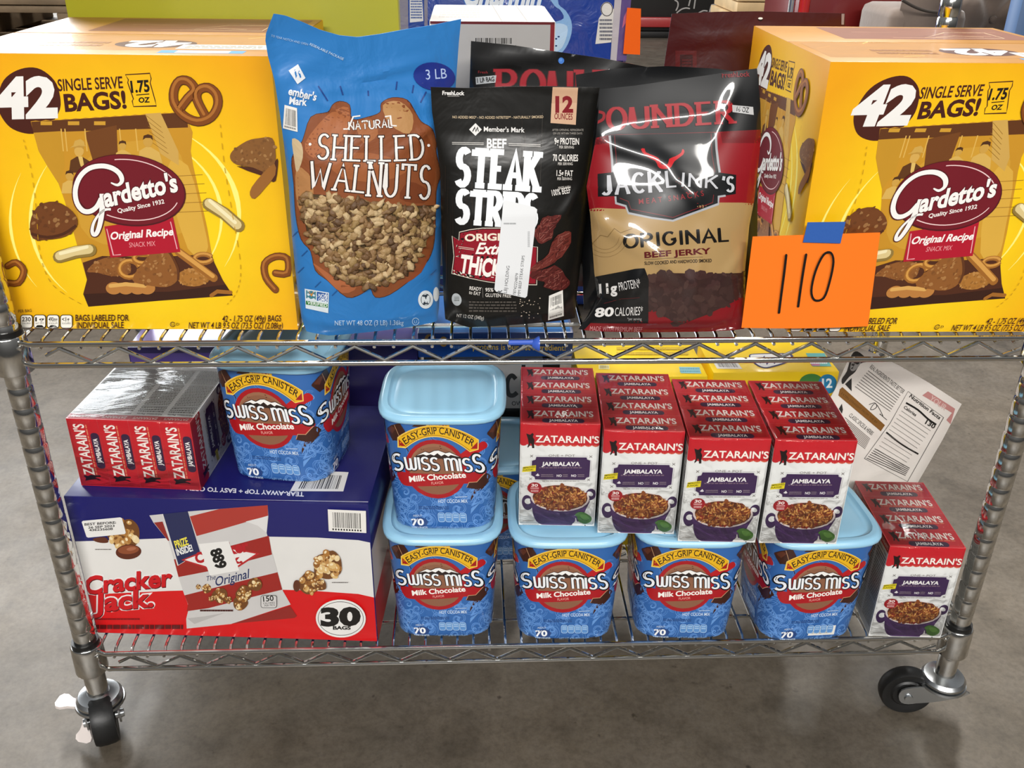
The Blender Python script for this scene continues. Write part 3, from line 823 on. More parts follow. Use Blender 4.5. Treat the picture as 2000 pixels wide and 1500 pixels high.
        a.poly([(1138, 842), (1166, 790), (1242, 784), (1320, 700), (1348, 772), (1290, 842), (1230, 852)], choc); a.line([(1140, 838), (1166, 792), (1240, 786), (1320, 702)], 6, '#c69470')
        a.line([(1020, 930), (1138, 922)], 5, '#cfe0f2', hold=True)
        a.text("HOT COCOA MIX", (850, 982), (1136, 978), 30, '#d3e2f3', bold=.01)
        a.fine(655, 1012, 945, 1044, '#27477f', rows=2, seed=4, dens=.6)
        a.ell(650, 1160, 78, 44, '#24447e'); a.text("70", (572, 1186), (686, 1186), 56, '#f3f5f7', bold=.035)
        a.text("ABOUT", (588, 1108), (678, 1108), 18, '#cfdff0', hold=True); a.text("SERVINGS", (566, 1216), (722, 1218), 19, '#cfdff0', bold=.01)
        for i in range(4):
            x = 834+i*71
            a.rrect(x, 1070, x+68, 1156, 20, '#a9c8e8'); a.rrect(x+5, 1075, x+63, 1151, 16, '#5b8fcb'); a.fine(x+12, 1082, x+56, 1122, '#a9c8e8', rows=2, seed=i, dens=2)
        a.text("NET WT 4.78 LB (2.17kg)", (815, 1222), (1100, 1220), 24, '#86b0de')
    b = mb.build('body', LABEL, t, angle=None)
    # lid: overhanging skirt, raised rim and sunken panel
    lb = MB(); z0, zt, LH = .1585, .1688, .0775
    prof = [(CT+.0010, z0+.004), (LH-.0012, z0), (LH, z0+.0016), (LH+.0002, z0+.0055), (LH-.0010, z0+.0066), (LH-.0016, z0+.0074), (LH-.0026, zt-.0014), (LH-.0042, zt-.0003), (LH-.0065, zt), (LH-.0105, zt-.0002), (LH-.0122, zt-.0040), (LH-.0140, zt-.0054), (LH-.0175, zt-.0056), (LH-.0190, zt-.0046), (LH-.030, zt-.0044)]
    rs = loft(lb, prof, '#9fd0ec'); lb.face(rs[-1], '#9fd0ec')
    lid = lb.build('lid', LID, t, angle=55)
    return t
GC = 'cocoa canisters on the lower deck'
can0 = canister(xf((.0470, .0560, .0035), (0, 0, math.radians(-1))))
def put_can(label, x, y, z, rz, first=[1]):
    o = can0 if first else copy_tree(can0)
    first.clear()
    o['label'] = label; o['group'] = GC; o.location = (x, y, z); o.rotation_euler = (0, 0, math.radians(rz)); return o
put_can('blue cocoa canister on the lower deck under the first rice mix pack', .0470, .0560, .0035, -1)
put_can('blue cocoa canister on the lower deck with another canister on its lid', -.1140, .0660, .0035, -1)
put_can('blue cocoa canister stacked on another, its pale lid free', -.1110, .0745, .1726, -1.5)
put_can('blue cocoa canister under the second and third rice mix packs', .2060, .0530, .0035, -2)
canE = put_can('blue cocoa canister under the rice mix pack nearest the leaning white pouch', .3690, .0460, .0035, 3)
m = MB(); a = can_art(m, xf((.3690, .0460, .0035), (0, 0, math.radians(3)))); a.lift = 8e-4; a.frame(1000, 680, 2.344); a.barcode([(1368, 1276), (1482, 1266), (1472, 1308), (1352, 1314)], 5, digits=False)
m.build('barcode_label', LABEL, canE)
put_can('blue cocoa canister on the popcorn carton beside the lying rice mix pack', -.3100, .1120, .2232, -9)
put_can('dim cocoa canister standing on the deck behind the stacked pair', -.0460, .2260, .0035, 2)
# ---------------------------------------------------------------- the two big yellow snack cartons
FLAP = mat('worn_card', ink=True, rough=.5, coat=.06, vary=.06, vscale=30, bump=(20, .25, .004))
GW, GD, GH = .320, .310, .2925
BRN, TXT = '#46190f', '#42170f'
def pretzel(a, pts, w, c='#7d4213', hi='#a9692a'):
    p = smooth(pts, 3, closed=False)
    a.line(p, w, '#4f2609', round_=True); a.line(p, w*.86, c, round_=True); a.line([(x-w*.12, y-w*.14) for x, y in p], w*.3, hi, round_=True)
def crust(a, pts, c, seed=1, r=8, lo='#4d2912'):
    p = smooth(pts, 3); a.poly(p, c)
    a.blobs(p, 60, r*.4, r, [mixc(c, '#3a1c0a', .3), mixc(c, '#e0b070', .25), mixc(c, '#3a1c0a', .15)], seed=seed)
def snack_art(a):
    a.frame(0, 0, 1)
    for cx, rx, ry, t0, t1, wd in ((240, 190, 165, -62, 40, 7), (250, 215, 190, -60, 30, 10), (255, 200, 190, 130, 215, 8), (240, 225, 210, 140, 205, 6)):
        a.line(arc(cx, 430, rx, ry, t0, t1, 16), wd, '#fbee7c', taper=[min(i, 16-i)/8+.05 for i in range(17)])
    a.frame(0, 0, 2.143)
    # big dark disc with the count
    a.poly([(111+133*math.cos(t)*(1+.012*math.sin(7*t)), 427+140*math.sin(t)*(1+.012*math.cos(5*t))) for t in (i*math.pi/24 for i in range(48))], BRN)
    a.frame(0, 100, 5); a.text("42", (-46, 655), (510, 642), 358, '#eceae6', bold=.055)
    a.text("SINGLE SERVE", (548, 402), (1182, 372), 112, TXT, bold=.018, up=(-.10, -1)); a.text("BAGS!", (622, 600), (1212, 566), 160, TXT, bold=.035, up=(-.12, -1))
    a.line([(1203, 242), (1445, 228), (1458, 280), (1448, 320), (1496, 490), (1510, 548), (1285, 555), (1272, 500), (1284, 480), (1228, 320), (1234, 290)], 9, TXT, closed=True)
    a.text("1.75", (1268, 415), (1442, 405), 108, '#1c0f0a', bold=.035, up=(-.12, -1)); a.line([(1312, 441), (1440, 431)], 9, '#1c0f0a', hold=True); a.text("OZ", (1338, 515), (1440, 512), 48, '#1c0f0a', bold=.035)
    # pouch picture
    a.frame(0, 0, 2.143)
    pouch = [(118, 514)]+[(118+627*i/30, 514-39*i/30-(2 if i % 2 else -2)) for i in range(1, 31)]+[(775, 500), (800, 560), (792, 640), (802, 700), (836, 850), (862, 965), (886, 1100), (925, 1180), (970, 1246), (660, 1268), (362, 1293), (340, 1240), (356, 1180), (332, 1100), (300, 985), (262, 850), (235, 775), (190, 705), (150, 635)]
    a.poly(pouch, '#c48d24')
    a.poly(smooth([(330, 700), (520, 600), (720, 620), (780, 760), (830, 930), (700, 1000), (480, 1040), (330, 960)], 3), '#cb9830'); a.poly(smooth([(690, 720), (780, 700), (850, 960), (860, 1060), (780, 1050)], 3), '#d6a740')
    a.poly([(120, 516), (745, 478), (778, 505), (780, 540), (130, 562)], '#5c3213')
    a.poly([(345, 560), (480, 530), (485, 655), (380, 680)], '#6e3f18', hold=True); a.poly([(130, 562), (250, 555), (262, 700), (235, 775), (190, 705), (152, 640)], '#c08d24', hold=True)
    a.poly([(600, 482), (665, 478), (740, 640), (742, 700), (665, 650)], '#c9a050', hold=True); a.up()
    for i in range(6): a.line([(605+i*4, 490+i*22), (668+i*6, 540+i*22)], 2, '#8d641c', hold=True)
    for x in (246, 262, 346, 492, 560): a.line([(x, 545), (x+10, 640)], 5, '#d9ad52', hold=True)
    for x in (160, 275, 385): a.rect(x, 514, x+48, 530, '#c9962e', hold=True)
    a.up()
    for x, y, s_, hat in ((322, 640, 1.0, 1), (505, 618, .75, 0), (612, 600, 1.0, 0), (282, 745, .8, 0)):
        a.poly([(x-42*s_, y+90*s_), (x-36*s_, y+38*s_), (x-10*s_, y+22*s_), (x+12*s_, y+22*s_), (x+48*s_, y+44*s_), (x+62*s_, y+90*s_)], '#5a3313' if hat else '#d2aa55', hold=True)
        if hat: a.poly([(x-4, y+22), (x+14, y+22), (x+26, y+85), (x+6, y+60)], '#d9b664')
        a.ell(x, y-2, 20*s_, 25*s_, '#d0a552' if hat else '#c79a44', hold=True); a.up()
        a.poly([(x-22*s_, y-8*s_), (x-18*s_, y-26*s_), (x, y-32*s_), (x+18*s_, y-26*s_), (x+21*s_, y-6*s_), (x+10*s_, y-16*s_), (x-10*s_, y-16*s_)], '#b88c3a' if hat else '#4a2a12')
        if hat: a.poly([(x-40, y-14), (x-24, y-24), (x-18, y-44), (x+6, y-52), (x+22, y-40), (x+24, y-26), (x+34, y-20), (x, y-24)], '#c9a04c')
    for i in range(5): a.line([(720, 745+i*38), (842+i*8, 738+i*38)], 2, '#8f661e', hold=True)
    # bottom of the picture: wooden table with the mix
    a.poly([(338, 1108), (420, 1080), (640, 1085), (880, 1072), (892, 1108), (928, 1182), (970, 1246), (660, 1268), (362, 1293), (340, 1240), (356, 1180)], '#4c2513')
    a.poly([(342, 1240), (500, 1232), (700, 1230), (940, 1200), (970, 1246), (660, 1268), (362, 1293)], '#35170c')
    crust(a, [(356, 1145), (392, 1105), (450, 1085), (520, 1095), (540, 1150), (470, 1165), (400, 1150)], '#8a5526', 3)
    for cx, cy, rx, ry in ((535, 1135, 42, 35), (590, 1090, 36, 20), (845, 1090, 36, 18)):
        a.line([(cx+rx*math.cos(t), cy+ry*math.sin(t)) for t in (i*.4 for i in range(16))], 20, '#9c6325'); a.line([(cx+rx*math.cos(t), cy-3+ry*math.sin(t)) for t in (i*.4 for i in range(16))], 9, '#cf9545')
    crust(a, [(735, 1160), (800, 1130), (880, 1165), (830, 1205), (760, 1200)], '#a8702f', 4)
    a.line([(742, 1062), (800, 1105), (890, 1172)], 34, '#9c6325', round_=True); a.line([(740, 1057), (800, 1100), (886, 1164)], 17, '#d39a4b', round_=True)
    for x in (470, 520, 570, 610): a.ell(x, 1215, 34, 26, '#b5793a', hold=True)
    a.up(); a.line([(455, 1205), (520, 1198), (600, 1205)], 16, '#d6a458', round_=True)
    crust(a, [(548, 1180), (590, 1110), (650, 1045), (690, 1055), (735, 1130), (738, 1180), (690, 1210), (600, 1200)], '#8b5626', 5, 10)
    a.line(smooth([(655, 1044), (700, 1060), (738, 1130), (740, 1180)], 4, False), 10, '#5d3216')
    a.line([(880, 1245), (905, 1228), (960, 1232)], 16, '#9c6325', round_=True)
    # oval, ribbon and wordmark
    a.poly([(430, 955), (718, 915), (750, 1062), (455, 1086)], '#ad0f2a'); a.line([(440, 965), (468, 1076), (500, 1073)], 4, '#e4a9ae'); a.line([(708, 935), (736, 1050)], 4, '#e4a9ae')
    a.ell(534, 803, 240, 150, '#4d0b16', rot=8, n=48); a.ell(534, 801, 234, 145, '#6e1120', rot=8, n=48)
    e = lambda t, rx=212, ry=126: (534+rx*math.cos(t)*math.cos(.14)-ry*math.sin(t)*math.sin(.14), 801+rx*math.cos(t)*math.sin(.14)+ry*math.sin(t)*math.cos(.14))
    for t0, t1 in ((-1.95, -.42), (.2, 1.95)): a.line([e(t0+(t1-t0)*i/16) for i in range(17)], 4, '#eccbc9')
    a.text("Original Recipe", (456, 1010), (718, 991), 30, '#f5eeea', bold=.03, shear=.15); a.text("SNACK MIX", (535, 1043), (645, 1036), 20, '#e8989c')
    a.frame(120, 280, 4.411)
    G = smooth([(412, 352), (470, 372), (508, 335), (486, 272), (420, 225), (330, 207), (225, 228), (145, 300), (105, 410), (116, 520), (168, 592), (232, 600), (290, 560), (328, 490)], 4, False)
    tp = [.25+.75*min(1, i/10) if i < 14 else 1.0 for i in range(len(G))]
    stem = smooth([(340, 448), (338, 560), (322, 690), (292, 785), (262, 800), (250, 760), (268, 690), (315, 620), (365, 585), (412, 582)], 4, False)
    ts = [1.25-.75*min(1, i/26) for i in range(len(stem))]
    for wd, c in ((60, '#4d0b16'), (42, '#f3f0ec')):
        a.line(G, wd, c, taper=tp); a.line(stem, wd, c, taper=ts)
    a.text("ardetto's", (368, 560), (990, 422), 158, '#f3f0ec', bold=.035, shear=.05, out=(.03, '#4d0b16'))
    a.text("Quality Since 1932", (474, 614), (876, 530), 36, '#f3ece6', bold=.02)
    # scattered pieces
    a.frame(280, 100, 5)
    pretzel(a, [(330, 590), (420, 470), (490, 390), (430, 305), (340, 300), (285, 390), (290, 520), (380, 640), (520, 700), (650, 655), (715, 540), (700, 430), (620, 365), (530, 390), (510, 480), (590, 640)], 92)
    a.poly(smooth([(1060, 1150), (1240, 1120), (1300, 1060), (1306, 1130), (1284, 1280), (1236, 1280), (1240, 1210), (1150, 1230), (900, 1135)], 2), '#4b2414')
    crust(a, [(838, 1060), (862, 985), (1000, 890), (1120, 862), (1250, 862), (1282, 1000), (1272, 1110), (1180, 1190), (1060, 1150), (900, 1120)], '#83562a', 6, 22)
    a.poly(smooth([(1272, 1112), (1280, 1222), (1180, 1350), (1080, 1455), (1032, 1420), (1050, 1340), (1160, 1205)], 2), '#96602a')
    a.frame(0, 0, 2.143)
    crust(a, [(118, 940), (150, 870), (225, 850), (295, 890), (318, 945), (270, 995), (190, 1010), (130, 1005)], '#6d3d1a', 7, 12)
    a.line(smooth([(124, 985), (190, 1000), (260, 985), (312, 950)], 3, False), 12, '#4a2410')
    for p0, p1, sd in (((240, 1082), (372, 1054), 1), ((868, 860), (995, 952), 2)):
        a.line([p0, ((p0[0]+p1[0])/2+4, (p0[1]+p1[1])/2-6), p1], 52, '#8d7438', round_=True); a.line([(p0[0]+2, p0[1]-4), ((p0[0]+p1[0])/2, (p0[1]+p1[1])/2-10), (p1[0]-6, p1[1]-4)], 38, '#d9c48a', round_=True)
        a.line([(p0[0]+6, p0[1]-14), (p1[0]-14, p1[1]-14)], 14, '#efe3b6', round_=True)
    pretzel(a, [(1150, 1220), (1110, 1170), (1105, 1110), (1150, 1080), (1200, 1090), (1200, 1150), (1150, 1150)], 30)
    pretzel(a, [(20, 1190), (70, 1190), (92, 1140), (60, 1105), (24, 1120)], 28)
    # perforation and the lines at the foot
    a.frame(0, 0, 1)
    for pts in ([(42, 275), (58, 340), (68, 420), (75, 500), (100, 560), (160, 600)], [(428, 245), (437, 330), (452, 420), (468, 520), (462, 570), (440, 600)]):
        p = smooth(pts, 8, False)
        for i in range(0, len(p)-1, 2): a.line([p[i], p[i+1]], 1.2, '#c08f10', hold=True)
    a.frame(0, 0, 2.143)
    a.text("BAGS LABELED FOR", (310, 1350), (533, 1350), 25, TXT, bold=.015); a.text("INDIVIDUAL SALE", (316, 1381), (512, 1380), 25, TXT, bold=.015)
    a.text("42 - 1.75 OZ (49g) BAGS", (926, 1354), (1173, 1352), 25, TXT, bold=.01, shear=.1); a.text("NET WT 4 LB 9.5 OZ (73.5 OZ) (2.08kg)", (785, 1381), (1180, 1383), 25, TXT, bold=.01, shear=.1)
    a.line([(718+10*math.cos(t), 1365+10*math.sin(t)) for t in (i*.6 for i in range(11))], 2.5, TXT); a.text("U", (714, 1370), (722, 1370), 9, TXT, hold=True); a.text("D", (734, 1369), (746, 1369), 10, TXT)
    a.text("PER BAG", (70, 1316), (126, 1312), 12, TXT)
    for i, (t1, t2) in enumerate((("230", "CALORIES"), ("1g", "SAT FAT"), ("490mg", "SODIUM"), ("<1g", "SUGARS"))):
        x = 80+i*56
        a.rrect(x-2, 1324, x+50, 1382, 12, '#2a1510'); a.rrect(x+1, 1327, x+47, 1379, 10, '#f0ece2'); a.text(t1, (x+6, 1352), (x+(42 if i != 3 else 36), 1352), 17, '#1e1410', bold=.02, hold=True); a.text(t2, (x+6, 1364), (x+42, 1364), 7, '#1e1410')
        if i in (1, 2): a.poly([(x+5, 1378), (x+14, 1368), (x+34, 1368), (x+43, 1378)], '#161616')
def snack_carton(label, loc, rz, art_mw, GW=GW, GD=GD, su=1.0, off=0.0, over=0.0):
    t = thing('snack_carton', label, 'carton', loc, rz, 'yellow snack cartons on the upper deck')
    mb = MB(); w = GW/2
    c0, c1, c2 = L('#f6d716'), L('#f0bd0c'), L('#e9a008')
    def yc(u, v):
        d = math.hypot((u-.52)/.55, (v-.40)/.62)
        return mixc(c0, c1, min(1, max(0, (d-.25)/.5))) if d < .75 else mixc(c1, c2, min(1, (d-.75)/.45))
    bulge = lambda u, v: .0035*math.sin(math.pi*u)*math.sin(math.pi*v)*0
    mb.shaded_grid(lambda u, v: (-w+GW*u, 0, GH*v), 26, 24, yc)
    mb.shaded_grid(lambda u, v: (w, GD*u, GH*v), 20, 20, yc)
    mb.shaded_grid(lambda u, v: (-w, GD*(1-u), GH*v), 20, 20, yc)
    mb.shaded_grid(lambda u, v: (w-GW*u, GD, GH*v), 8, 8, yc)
    mb.poly([(-w, 0, .0), (-w, GD, .0), (w, GD, .0), (w, 0, .0)], '#b9812a')
    mb.poly([(-w, 0, GH-.005), (w, 0, GH-.005), (w, GD, GH-.005), (-w, GD, GH-.005)], '#3a2412')
    fr = ((0, 0, 0), (1, 0, 0), (0, 0, 1)); cl = (-.160, .160, 0.001, GH-.001); dd = GD/.320
    A_ = flat_art(mb, art_mw, *fr, clamp=cl, to=((off, 0, 0), (1, 0, 0), (0, 0, 1), su, 1)); f0 = A_.S; A_.S = lambda x, y, l: np.clip(f0(x, y, l), (-w, -1, 0), (w, 1, GH)); snack_art(A_)
    snack_art(flat_art(mb, art_mw, *fr, clamp=cl, to=((w, GD/2, 0), (0, 1, 0), (0, 0, 1), dd, 1)))
    snack_art(flat_art(mb, art_mw, *fr, clamp=cl, to=((-w, GD/2, 0), (0, -1, 0), (0, 0, 1), dd, 1)))
    mb.build('body', CARD, t)
    for k in (0, 1):      # the two top flaps meet over a narrow gap
        f = MB(); y0, y1 = (0.0005, GD/2-.0022) if k == 0 else (GD/2+.0022, GD-.0005)
        f.box(-w+.0006, w-.0006+(over if k else 0), y0, y1, GH-.0042, GH, '#a8752c', r=.0012)
        T = metre_art(f, (-w, 0, GH), (1, 0, 0), (0, 1, 0))
        if k == 0:
            T.poly([(.01, -.138), (GW-.01, -.138), (GW-.01, -.03), (.01, -.03)], '#a06f2c')
            R = random.Random(4)
            for i in range(26): x = R.uniform(.01, .28); y = -R.uniform(.035, .14); T.line([(x, y), (x+R.uniform(.01, .05), y-R.uniform(.004, .02))], .0012, R.choice(['#b98030', '#e8bf62', '#a46e2a']), hold=True)
            T.up(); T.ell(.185, -.075, .042, .030, BRN); T.text("42", (.215, -.098), (.155, -.095), .042, '#e9e5df', bold=.05)
            T.rect(.205, -.030, .290, -.012, '#3f88c6'); T.rect(.222, -.028, .275, -.014, '#e7e6e2'); T.fine(.235, -.026, .265, -.016, '#9a9a98', rows=2, seed=2)
            T.rect(.215, -.072, .312, -.040, '#cfc9c0'); T.fine(.222, -.066, .30, -.046, '#77736c', rows=3, seed=3); T.fine(.07, -.09, .135, -.05, '#8d5a26', rows=2, seed=5)
        else:
            T.rect(.075, -(GD-.012), GW-.01+over, -.175, '#7c4a33')
            R = random.Random(6)
            for i in range(18): x = R.uniform(.08, .25); y = -R.uniform(.18, .28); T.line([(x, y), (x+R.uniform(.02, .06), y-R.uniform(-.004, .004))], .001, R.choice(['#a8714f', '#c79a78', '#5d3324']), hold=True)
            T.up(); T.line([(.175, -.19), (.22, -.24), (.27, -.24), (.27, -.19)], .0014, '#e1c49a', closed=True); T.line([(.19, -.195), (.22, -.21), (.25, -.2)], .0014, '#e1c49a')
        fo = f.build('flap', FLAP, t); fo.location = (0, 0, .0004)
    return t
GL = ((-.430, .0168, H+.0036), math.radians(-1.6))
GA = (-.430, .0105, H+.0034)
sc0 = snack_carton('yellow snack carton with a burgundy oval logo beside the blue walnut bag', *GL, xf(GA, (0, 0, GL[1])))
RL = (.4215, -.0035, H+.0036); RZ_ = math.radians(-.8)
uL = face_map(xf(GA, (0, 0, GL[1])), (0, 0, 0), (1, 0, 0), (0, 0, 1)); uR = face_map(xf(RL, (0, 0, RZ_)), (0, 0, 0), (1, 0, 0), (0, 0, 1))
k_ = (uR(1975, 200)[0]-uR(1790, 205)[0])/(uL(305, 200)[0]-uL(113, 205)[0])
sc1 = snack_carton('yellow snack carton with a burgundy oval logo behind the orange number card', RL, RZ_, xf(GA, (0, 0, GL[1])), .2790, .296, k_, uR(1790, 205)[0]-k_*uL(113, 205)[0], .030)

# ---------------------------------------------------------------- orange number card and its blue tape
card = thing('number_card', 'orange card hand-lettered 110 taped to the front of a yellow snack carton', 'sign', (.300, -.0130, H+.0240))
mw = xf((.300, -.0130, H+.0240)); m = MB()
uvc = face_map(mw, (0, 0, 0), (1, 0, 0), (0, 0, 1))
q = [uvc(*p) for p in ((1470, 462), (1719, 454), (1695, 637), (1448, 640))]
m.grid(lambda u, v: (lambda x, z: (x, -.0035*math.sin(math.pi*u)*(1-v)-.0004, z))(*[(q[3][i]*(1-u)+q[2][i]*u)*(1-v)+(q[0][i]*(1-u)+q[1][i]*u)*v for i in (0, 1)]), 10, 6, '#f4781e')
nv = len(m.v)
m.grid(lambda u, v: (lambda x, z: (x, -.0035*math.sin(math.pi*u)*(1-v)+.0001, z))(*[(q[3][i]*(1-u)+q[2][i]*u)*(1-v)+(q[0][i]*(1-u)+q[1][i]*u)*v for i in (0, 1)]), 10, 6, '#f4781e')
a = Art(m, lambda x, y, l: (lambda u: (u[0], -.0042-l, u[1]))(uvc(x, y)), maxe=12); a.out = np.array((0, -1, 0)); a.frame(1420, 0, 2.143)
for st in ([(243, 1062), (234, 1140), (222, 1230), (213, 1302)], [(326, 1060), (314, 1130), (302, 1210), (293, 1276)]): a.line(smooth(st, 4, False), 10, '#161210', round_=True)
a.line(smooth([(398, 1062), (365, 1130), (348, 1210), (362, 1250), (400, 1240), (425, 1170), (440, 1090), (428, 1052)], 4), 9, '#161210', closed=True)
CARDSTOCK = mat('neon_card', ink=True, rough=.75, spec=.2)
m.build('sheet', CARDSTOCK, card)
m = MB(); q2 = [uvc(*p) for p in ((1576, 433), (1650, 432), (1640, 474), (1567, 472))]
m.poly([(x, -.0024, z) for x, z in q2], '#2458a8'); m.poly([(x, -.0019, z) for x, z in q2][::-1], '#2458a8')
for i in range(4):
    p, r = q2[i], q2[(i+1) % 4]; m.poly([(p[0], -.0024, p[1]), (r[0], -.0024, r[1]), (r[0], -.0019, r[1]), (p[0], -.0019, p[1])], '#2458a8')
m.build('tape', mat('blue_tape', ink=True, rough=.7, bump=(300, .3, .0005)), card)

# ---------------------------------------------------------------- blue, white and red popcorn carton
JW, JD, JH = .376, .250, .2190
NAVY, JRED, JWH = '#17175e', '#cf1518', '#dedcd8'
def cluster(a, cx, cy, r, seed, n=26):
    R = random.Random(seed)
    a.poly(smooth([(cx+r*R.uniform(.82, 1.08)*math.cos(t), cy+r*.95*R.uniform(.82, 1.08)*math.sin(t)) for t in (i*.63 for i in range(10))], 3), '#6e4420')
    for k in range(n):
        t = R.uniform(0, 6.28); d = r*.85*math.sqrt(R.random()); rr = r*R.uniform(.14, .3)
        a.ell(cx+d*math.cos(t), cy+d*math.sin(t), rr, rr*R.uniform(.6, .95), R.choice(['#b9894e', '#d9b67a', '#a87335', '#e6cfa0', '#8f5c28', '#c99a58']), rot=R.uniform(0, 180), n=9, hold=True); a.up()
        a.ell(cx+d*math.cos(t)-rr*.2, cy+d*math.sin(t)-rr*.25, rr*.45, rr*.3, '#edd9b0' if k % 3 else '#7d4f22', rot=R.uniform(0, 180), n=7, hold=True)
    a.up()
def popcorn_carton():
    loc, rz = (-.3905, .0080, .0036), math.radians(-4.2); mw = xf(loc, (0, 0, rz)); w = JW/2
    t = thing('popcorn_carton', 'blue, white and red caramel popcorn carton on the lower deck at the post', 'carton', loc, rz)
    mb = MB(); mb.box(-w, w, 0, JD, 0, JH, NAVY, r=.0015)
    for o, ex, wd in (((w, 0, 0), (0, 1, 0), JD), ((-w, JD, 0), (0, -1, 0), JD)):
        s = metre_art(mb, o, ex, (0, 0, 1)); s.rect(0.001, -.150, wd-.001, -.001, JWH); s.rect(.001, -.073, wd-.001, -.001, JRED)
    a = flat_art(mb, mw, (0, 0, 0), (1, 0, 0), (0, 0, 1), clamp=(-w+.0012, w-.0012, .0012, JH-.0012)); a.frame(0, 0, 1)
    a.poly([(100, 1056), (200, 1056), (330, 1051), (420, 1049), (520, 1048), (620, 1050), (700, 1055), (800, 1062), (800, 1170), (700, 1160), (600, 1153), (480, 1150), (330, 1154), (100, 1159)], JWH)
    a.poly([(100, 1159), (330, 1154), (480, 1150), (600, 1153), (700, 1160), (800, 1169), (800, 1300), (100, 1300)], JRED)
    # wordmark
    a.frame(130, 980, 5.36)
    for dx, dy, c, o in ((0, 0, '#e9e4e2', .085), (7, 9, '#54080c', .035), (0, 0, '#c4151d', .035)):
        a.text("Cracker", (196+dx, 966+dy), (1092+dx, 876+dy), 176, c, bold=o, up=(.02, -1)); a.text("Jack.", (292+dx, 1148+dy), (900+dx, 1092+dy), 182, c, bold=o, up=(.02, -1))
    a.frame(130, 980, 5.36)
    a.poly(smooth([(280, 385), (400, 370), (440, 420), (380, 432), (300, 415)], 3), '#5e2f1c'); cluster(a, 610, 345, 175, 3)
    a.ell(650, 522, 134, 78, '#5c2a18', rot=-4); a.ell(650, 500, 110, 45, '#8a4a2c', rot=-4); a.ell(680, 490, 50, 18, '#a8674a', rot=-8)
    a.fine(300, 488, 470, 506, '#77736e', rows=1, seed=1); a.fine(280, 1212, 768, 1240, '#7c0d10', rows=1, seed=2, dens=3); a.fine(300, 1272, 1222, 1336, '#5c0a0d', rows=1, seed=3, hgt=.7, dens=2)
    # picture of one bag
    a.frame(280, 960, 5)
    wh, rd = '#c9c6c4', '#98261f'
    a.poly([(60, 230), (435, 192), (1215, 130), (1222, 240), (1205, 400), (1310, 780), (1365, 970), (1440, 1100), (860, 1290), (425, 1335), (420, 1240), (440, 1160), (435, 1090), (400, 1000), (345, 830), (300, 660), (245, 480), (100, 300)], wh)
    a.poly([(740, 168), (1215, 130), (1220, 232), (800, 355), (522, 432), (455, 240)], '#a8382f'); a.poly([(105, 300), (190, 290), (255, 475), (245, 480)], '#8d2a24', hold=True)
    a.poly([(300, 660), (345, 832), (640, 775), (1258, 612), (1225, 428), (880, 520), (560, 600)], rd); a.poly([(404, 1010), (438, 1095), (425, 1166), (640, 1135), (1050, 1030), (1358, 955), (1312, 785), (1000, 860)], rd)
    a.poly([(862, 1288), (1432, 1112), (1502, 1212), (1476, 1232)], '#8d2620'); a.poly([(430, 1235), (600, 1215), (800, 1180), (500, 1290)], '#b3b0ae')
    a.poly([(1000, 290), (1215, 236), (1205, 400), (1120, 330)], '#d9d7d5', hold=True)
    a.poly([(190, 216), (436, 190), (556, 588), (340, 718)], '#262b52'); a.line([(190, 216), (340, 718), (556, 588)], 8, '#d8d4d0')
    a.text("PRIZE", (322, 552), (445, 512), 72, '#e8d94a', bold=.03); a.text("INSIDE!", (335, 622), (488, 574), 62, '#efeeea', bold=.03)
    pen = [(372, 665), (560, 588), (850, 540), (1140, 600), (925, 740), (640, 775), (600, 740)]
    a.poly(pen, '#b2272a'); a.poly([(405, 664), (565, 604), (850, 558), (1100, 604), (920, 722), (645, 755), (610, 725)], '#e4e0dc')
    a.text("C", (515, 690), (590, 685), 95, '#b01c24', bold=.05); a.text("ker", (845, 610), (1030, 575), 110, '#b01c24', bold=.045); a.text("k.", (880, 705), (965, 690), 80, '#b01c24', bold=.045)
    a.text("The", (614, 872), (708, 852), 46, '#27315c', shear=.3); a.text("Original", (704, 922), (1030, 840), 86, '#27315c', shear=.3, bold=.01)
    for x, y, r, s in ((620, 945, 48, 1), (540, 925, 26, 2), (755, 1010, 78, 3), (830, 1050, 40, 9), (985, 990, 85, 4), (1095, 895, 70, 5), (950, 1080, 75, 6), (670, 1035, 32, 7)): cluster(a, x, y, r, s, 14)
    a.rrect(1152, 1000, 1308, 1124, 22, '#4b4a48'); a.rrect(1157, 1005, 1303, 1119, 19, '#cfccca'); a.text("150", (1178, 1062), (1278, 1052), 50, '#1b1a19', bold=.02); a.text("CALORIES", (1176, 1088), (1290, 1080), 17, '#1b1a19', hold=True); a.text("PER PKG", (1190, 1110), (1290, 1102), 17, '#1b1a19')
    a.fine(560, 1135, 880, 1165, '#4a2320', rows=1, seed=6, dens=3)
    a.frame(540, 900, 3.946)
    cluster(a, 395, 795, 118, 11, 40); cluster(a, 262, 930, 92, 12, 26); a.ell(160, 950, 26, 45, '#5c2f1a'); cluster(a, 345, 945, 48, 13, 12)
    a.fine(432, 918, 556, 930, '#6d6965', rows=1, seed=4)
    a.ell(500, 1200, 192, 146, '#e6e4e0', rot=2, n=40); a.ell(500, 1200, 176, 131, '#23211f', rot=2, n=40); a.ell(500, 1200, 172, 127, '#e6e4e0', rot=2, n=40)
    a.text("30", (362, 1252), (638, 1246), 126, '#16130f', bold=.055); a.text("BAGS", (442, 1284), (574, 1284), 25, '#16130f', bold=.05)
    a.barcode([(400, 360), (693, 372), (697, 542), (408, 528)], 4)
    tt = flat_art(mb, mw, (0, 0, JH), (1, 0, 0), (0, 1, 0), clamp=(-w+.0012, w-.0012, .0012, JD-.0012)); tt.frame(280, 960, 5)
    tt.text("TEAR-AWAY TOP + EASY TO OPEN", (1566, 8), (420, -52), 40, '#e9e9ee', bold=.03)
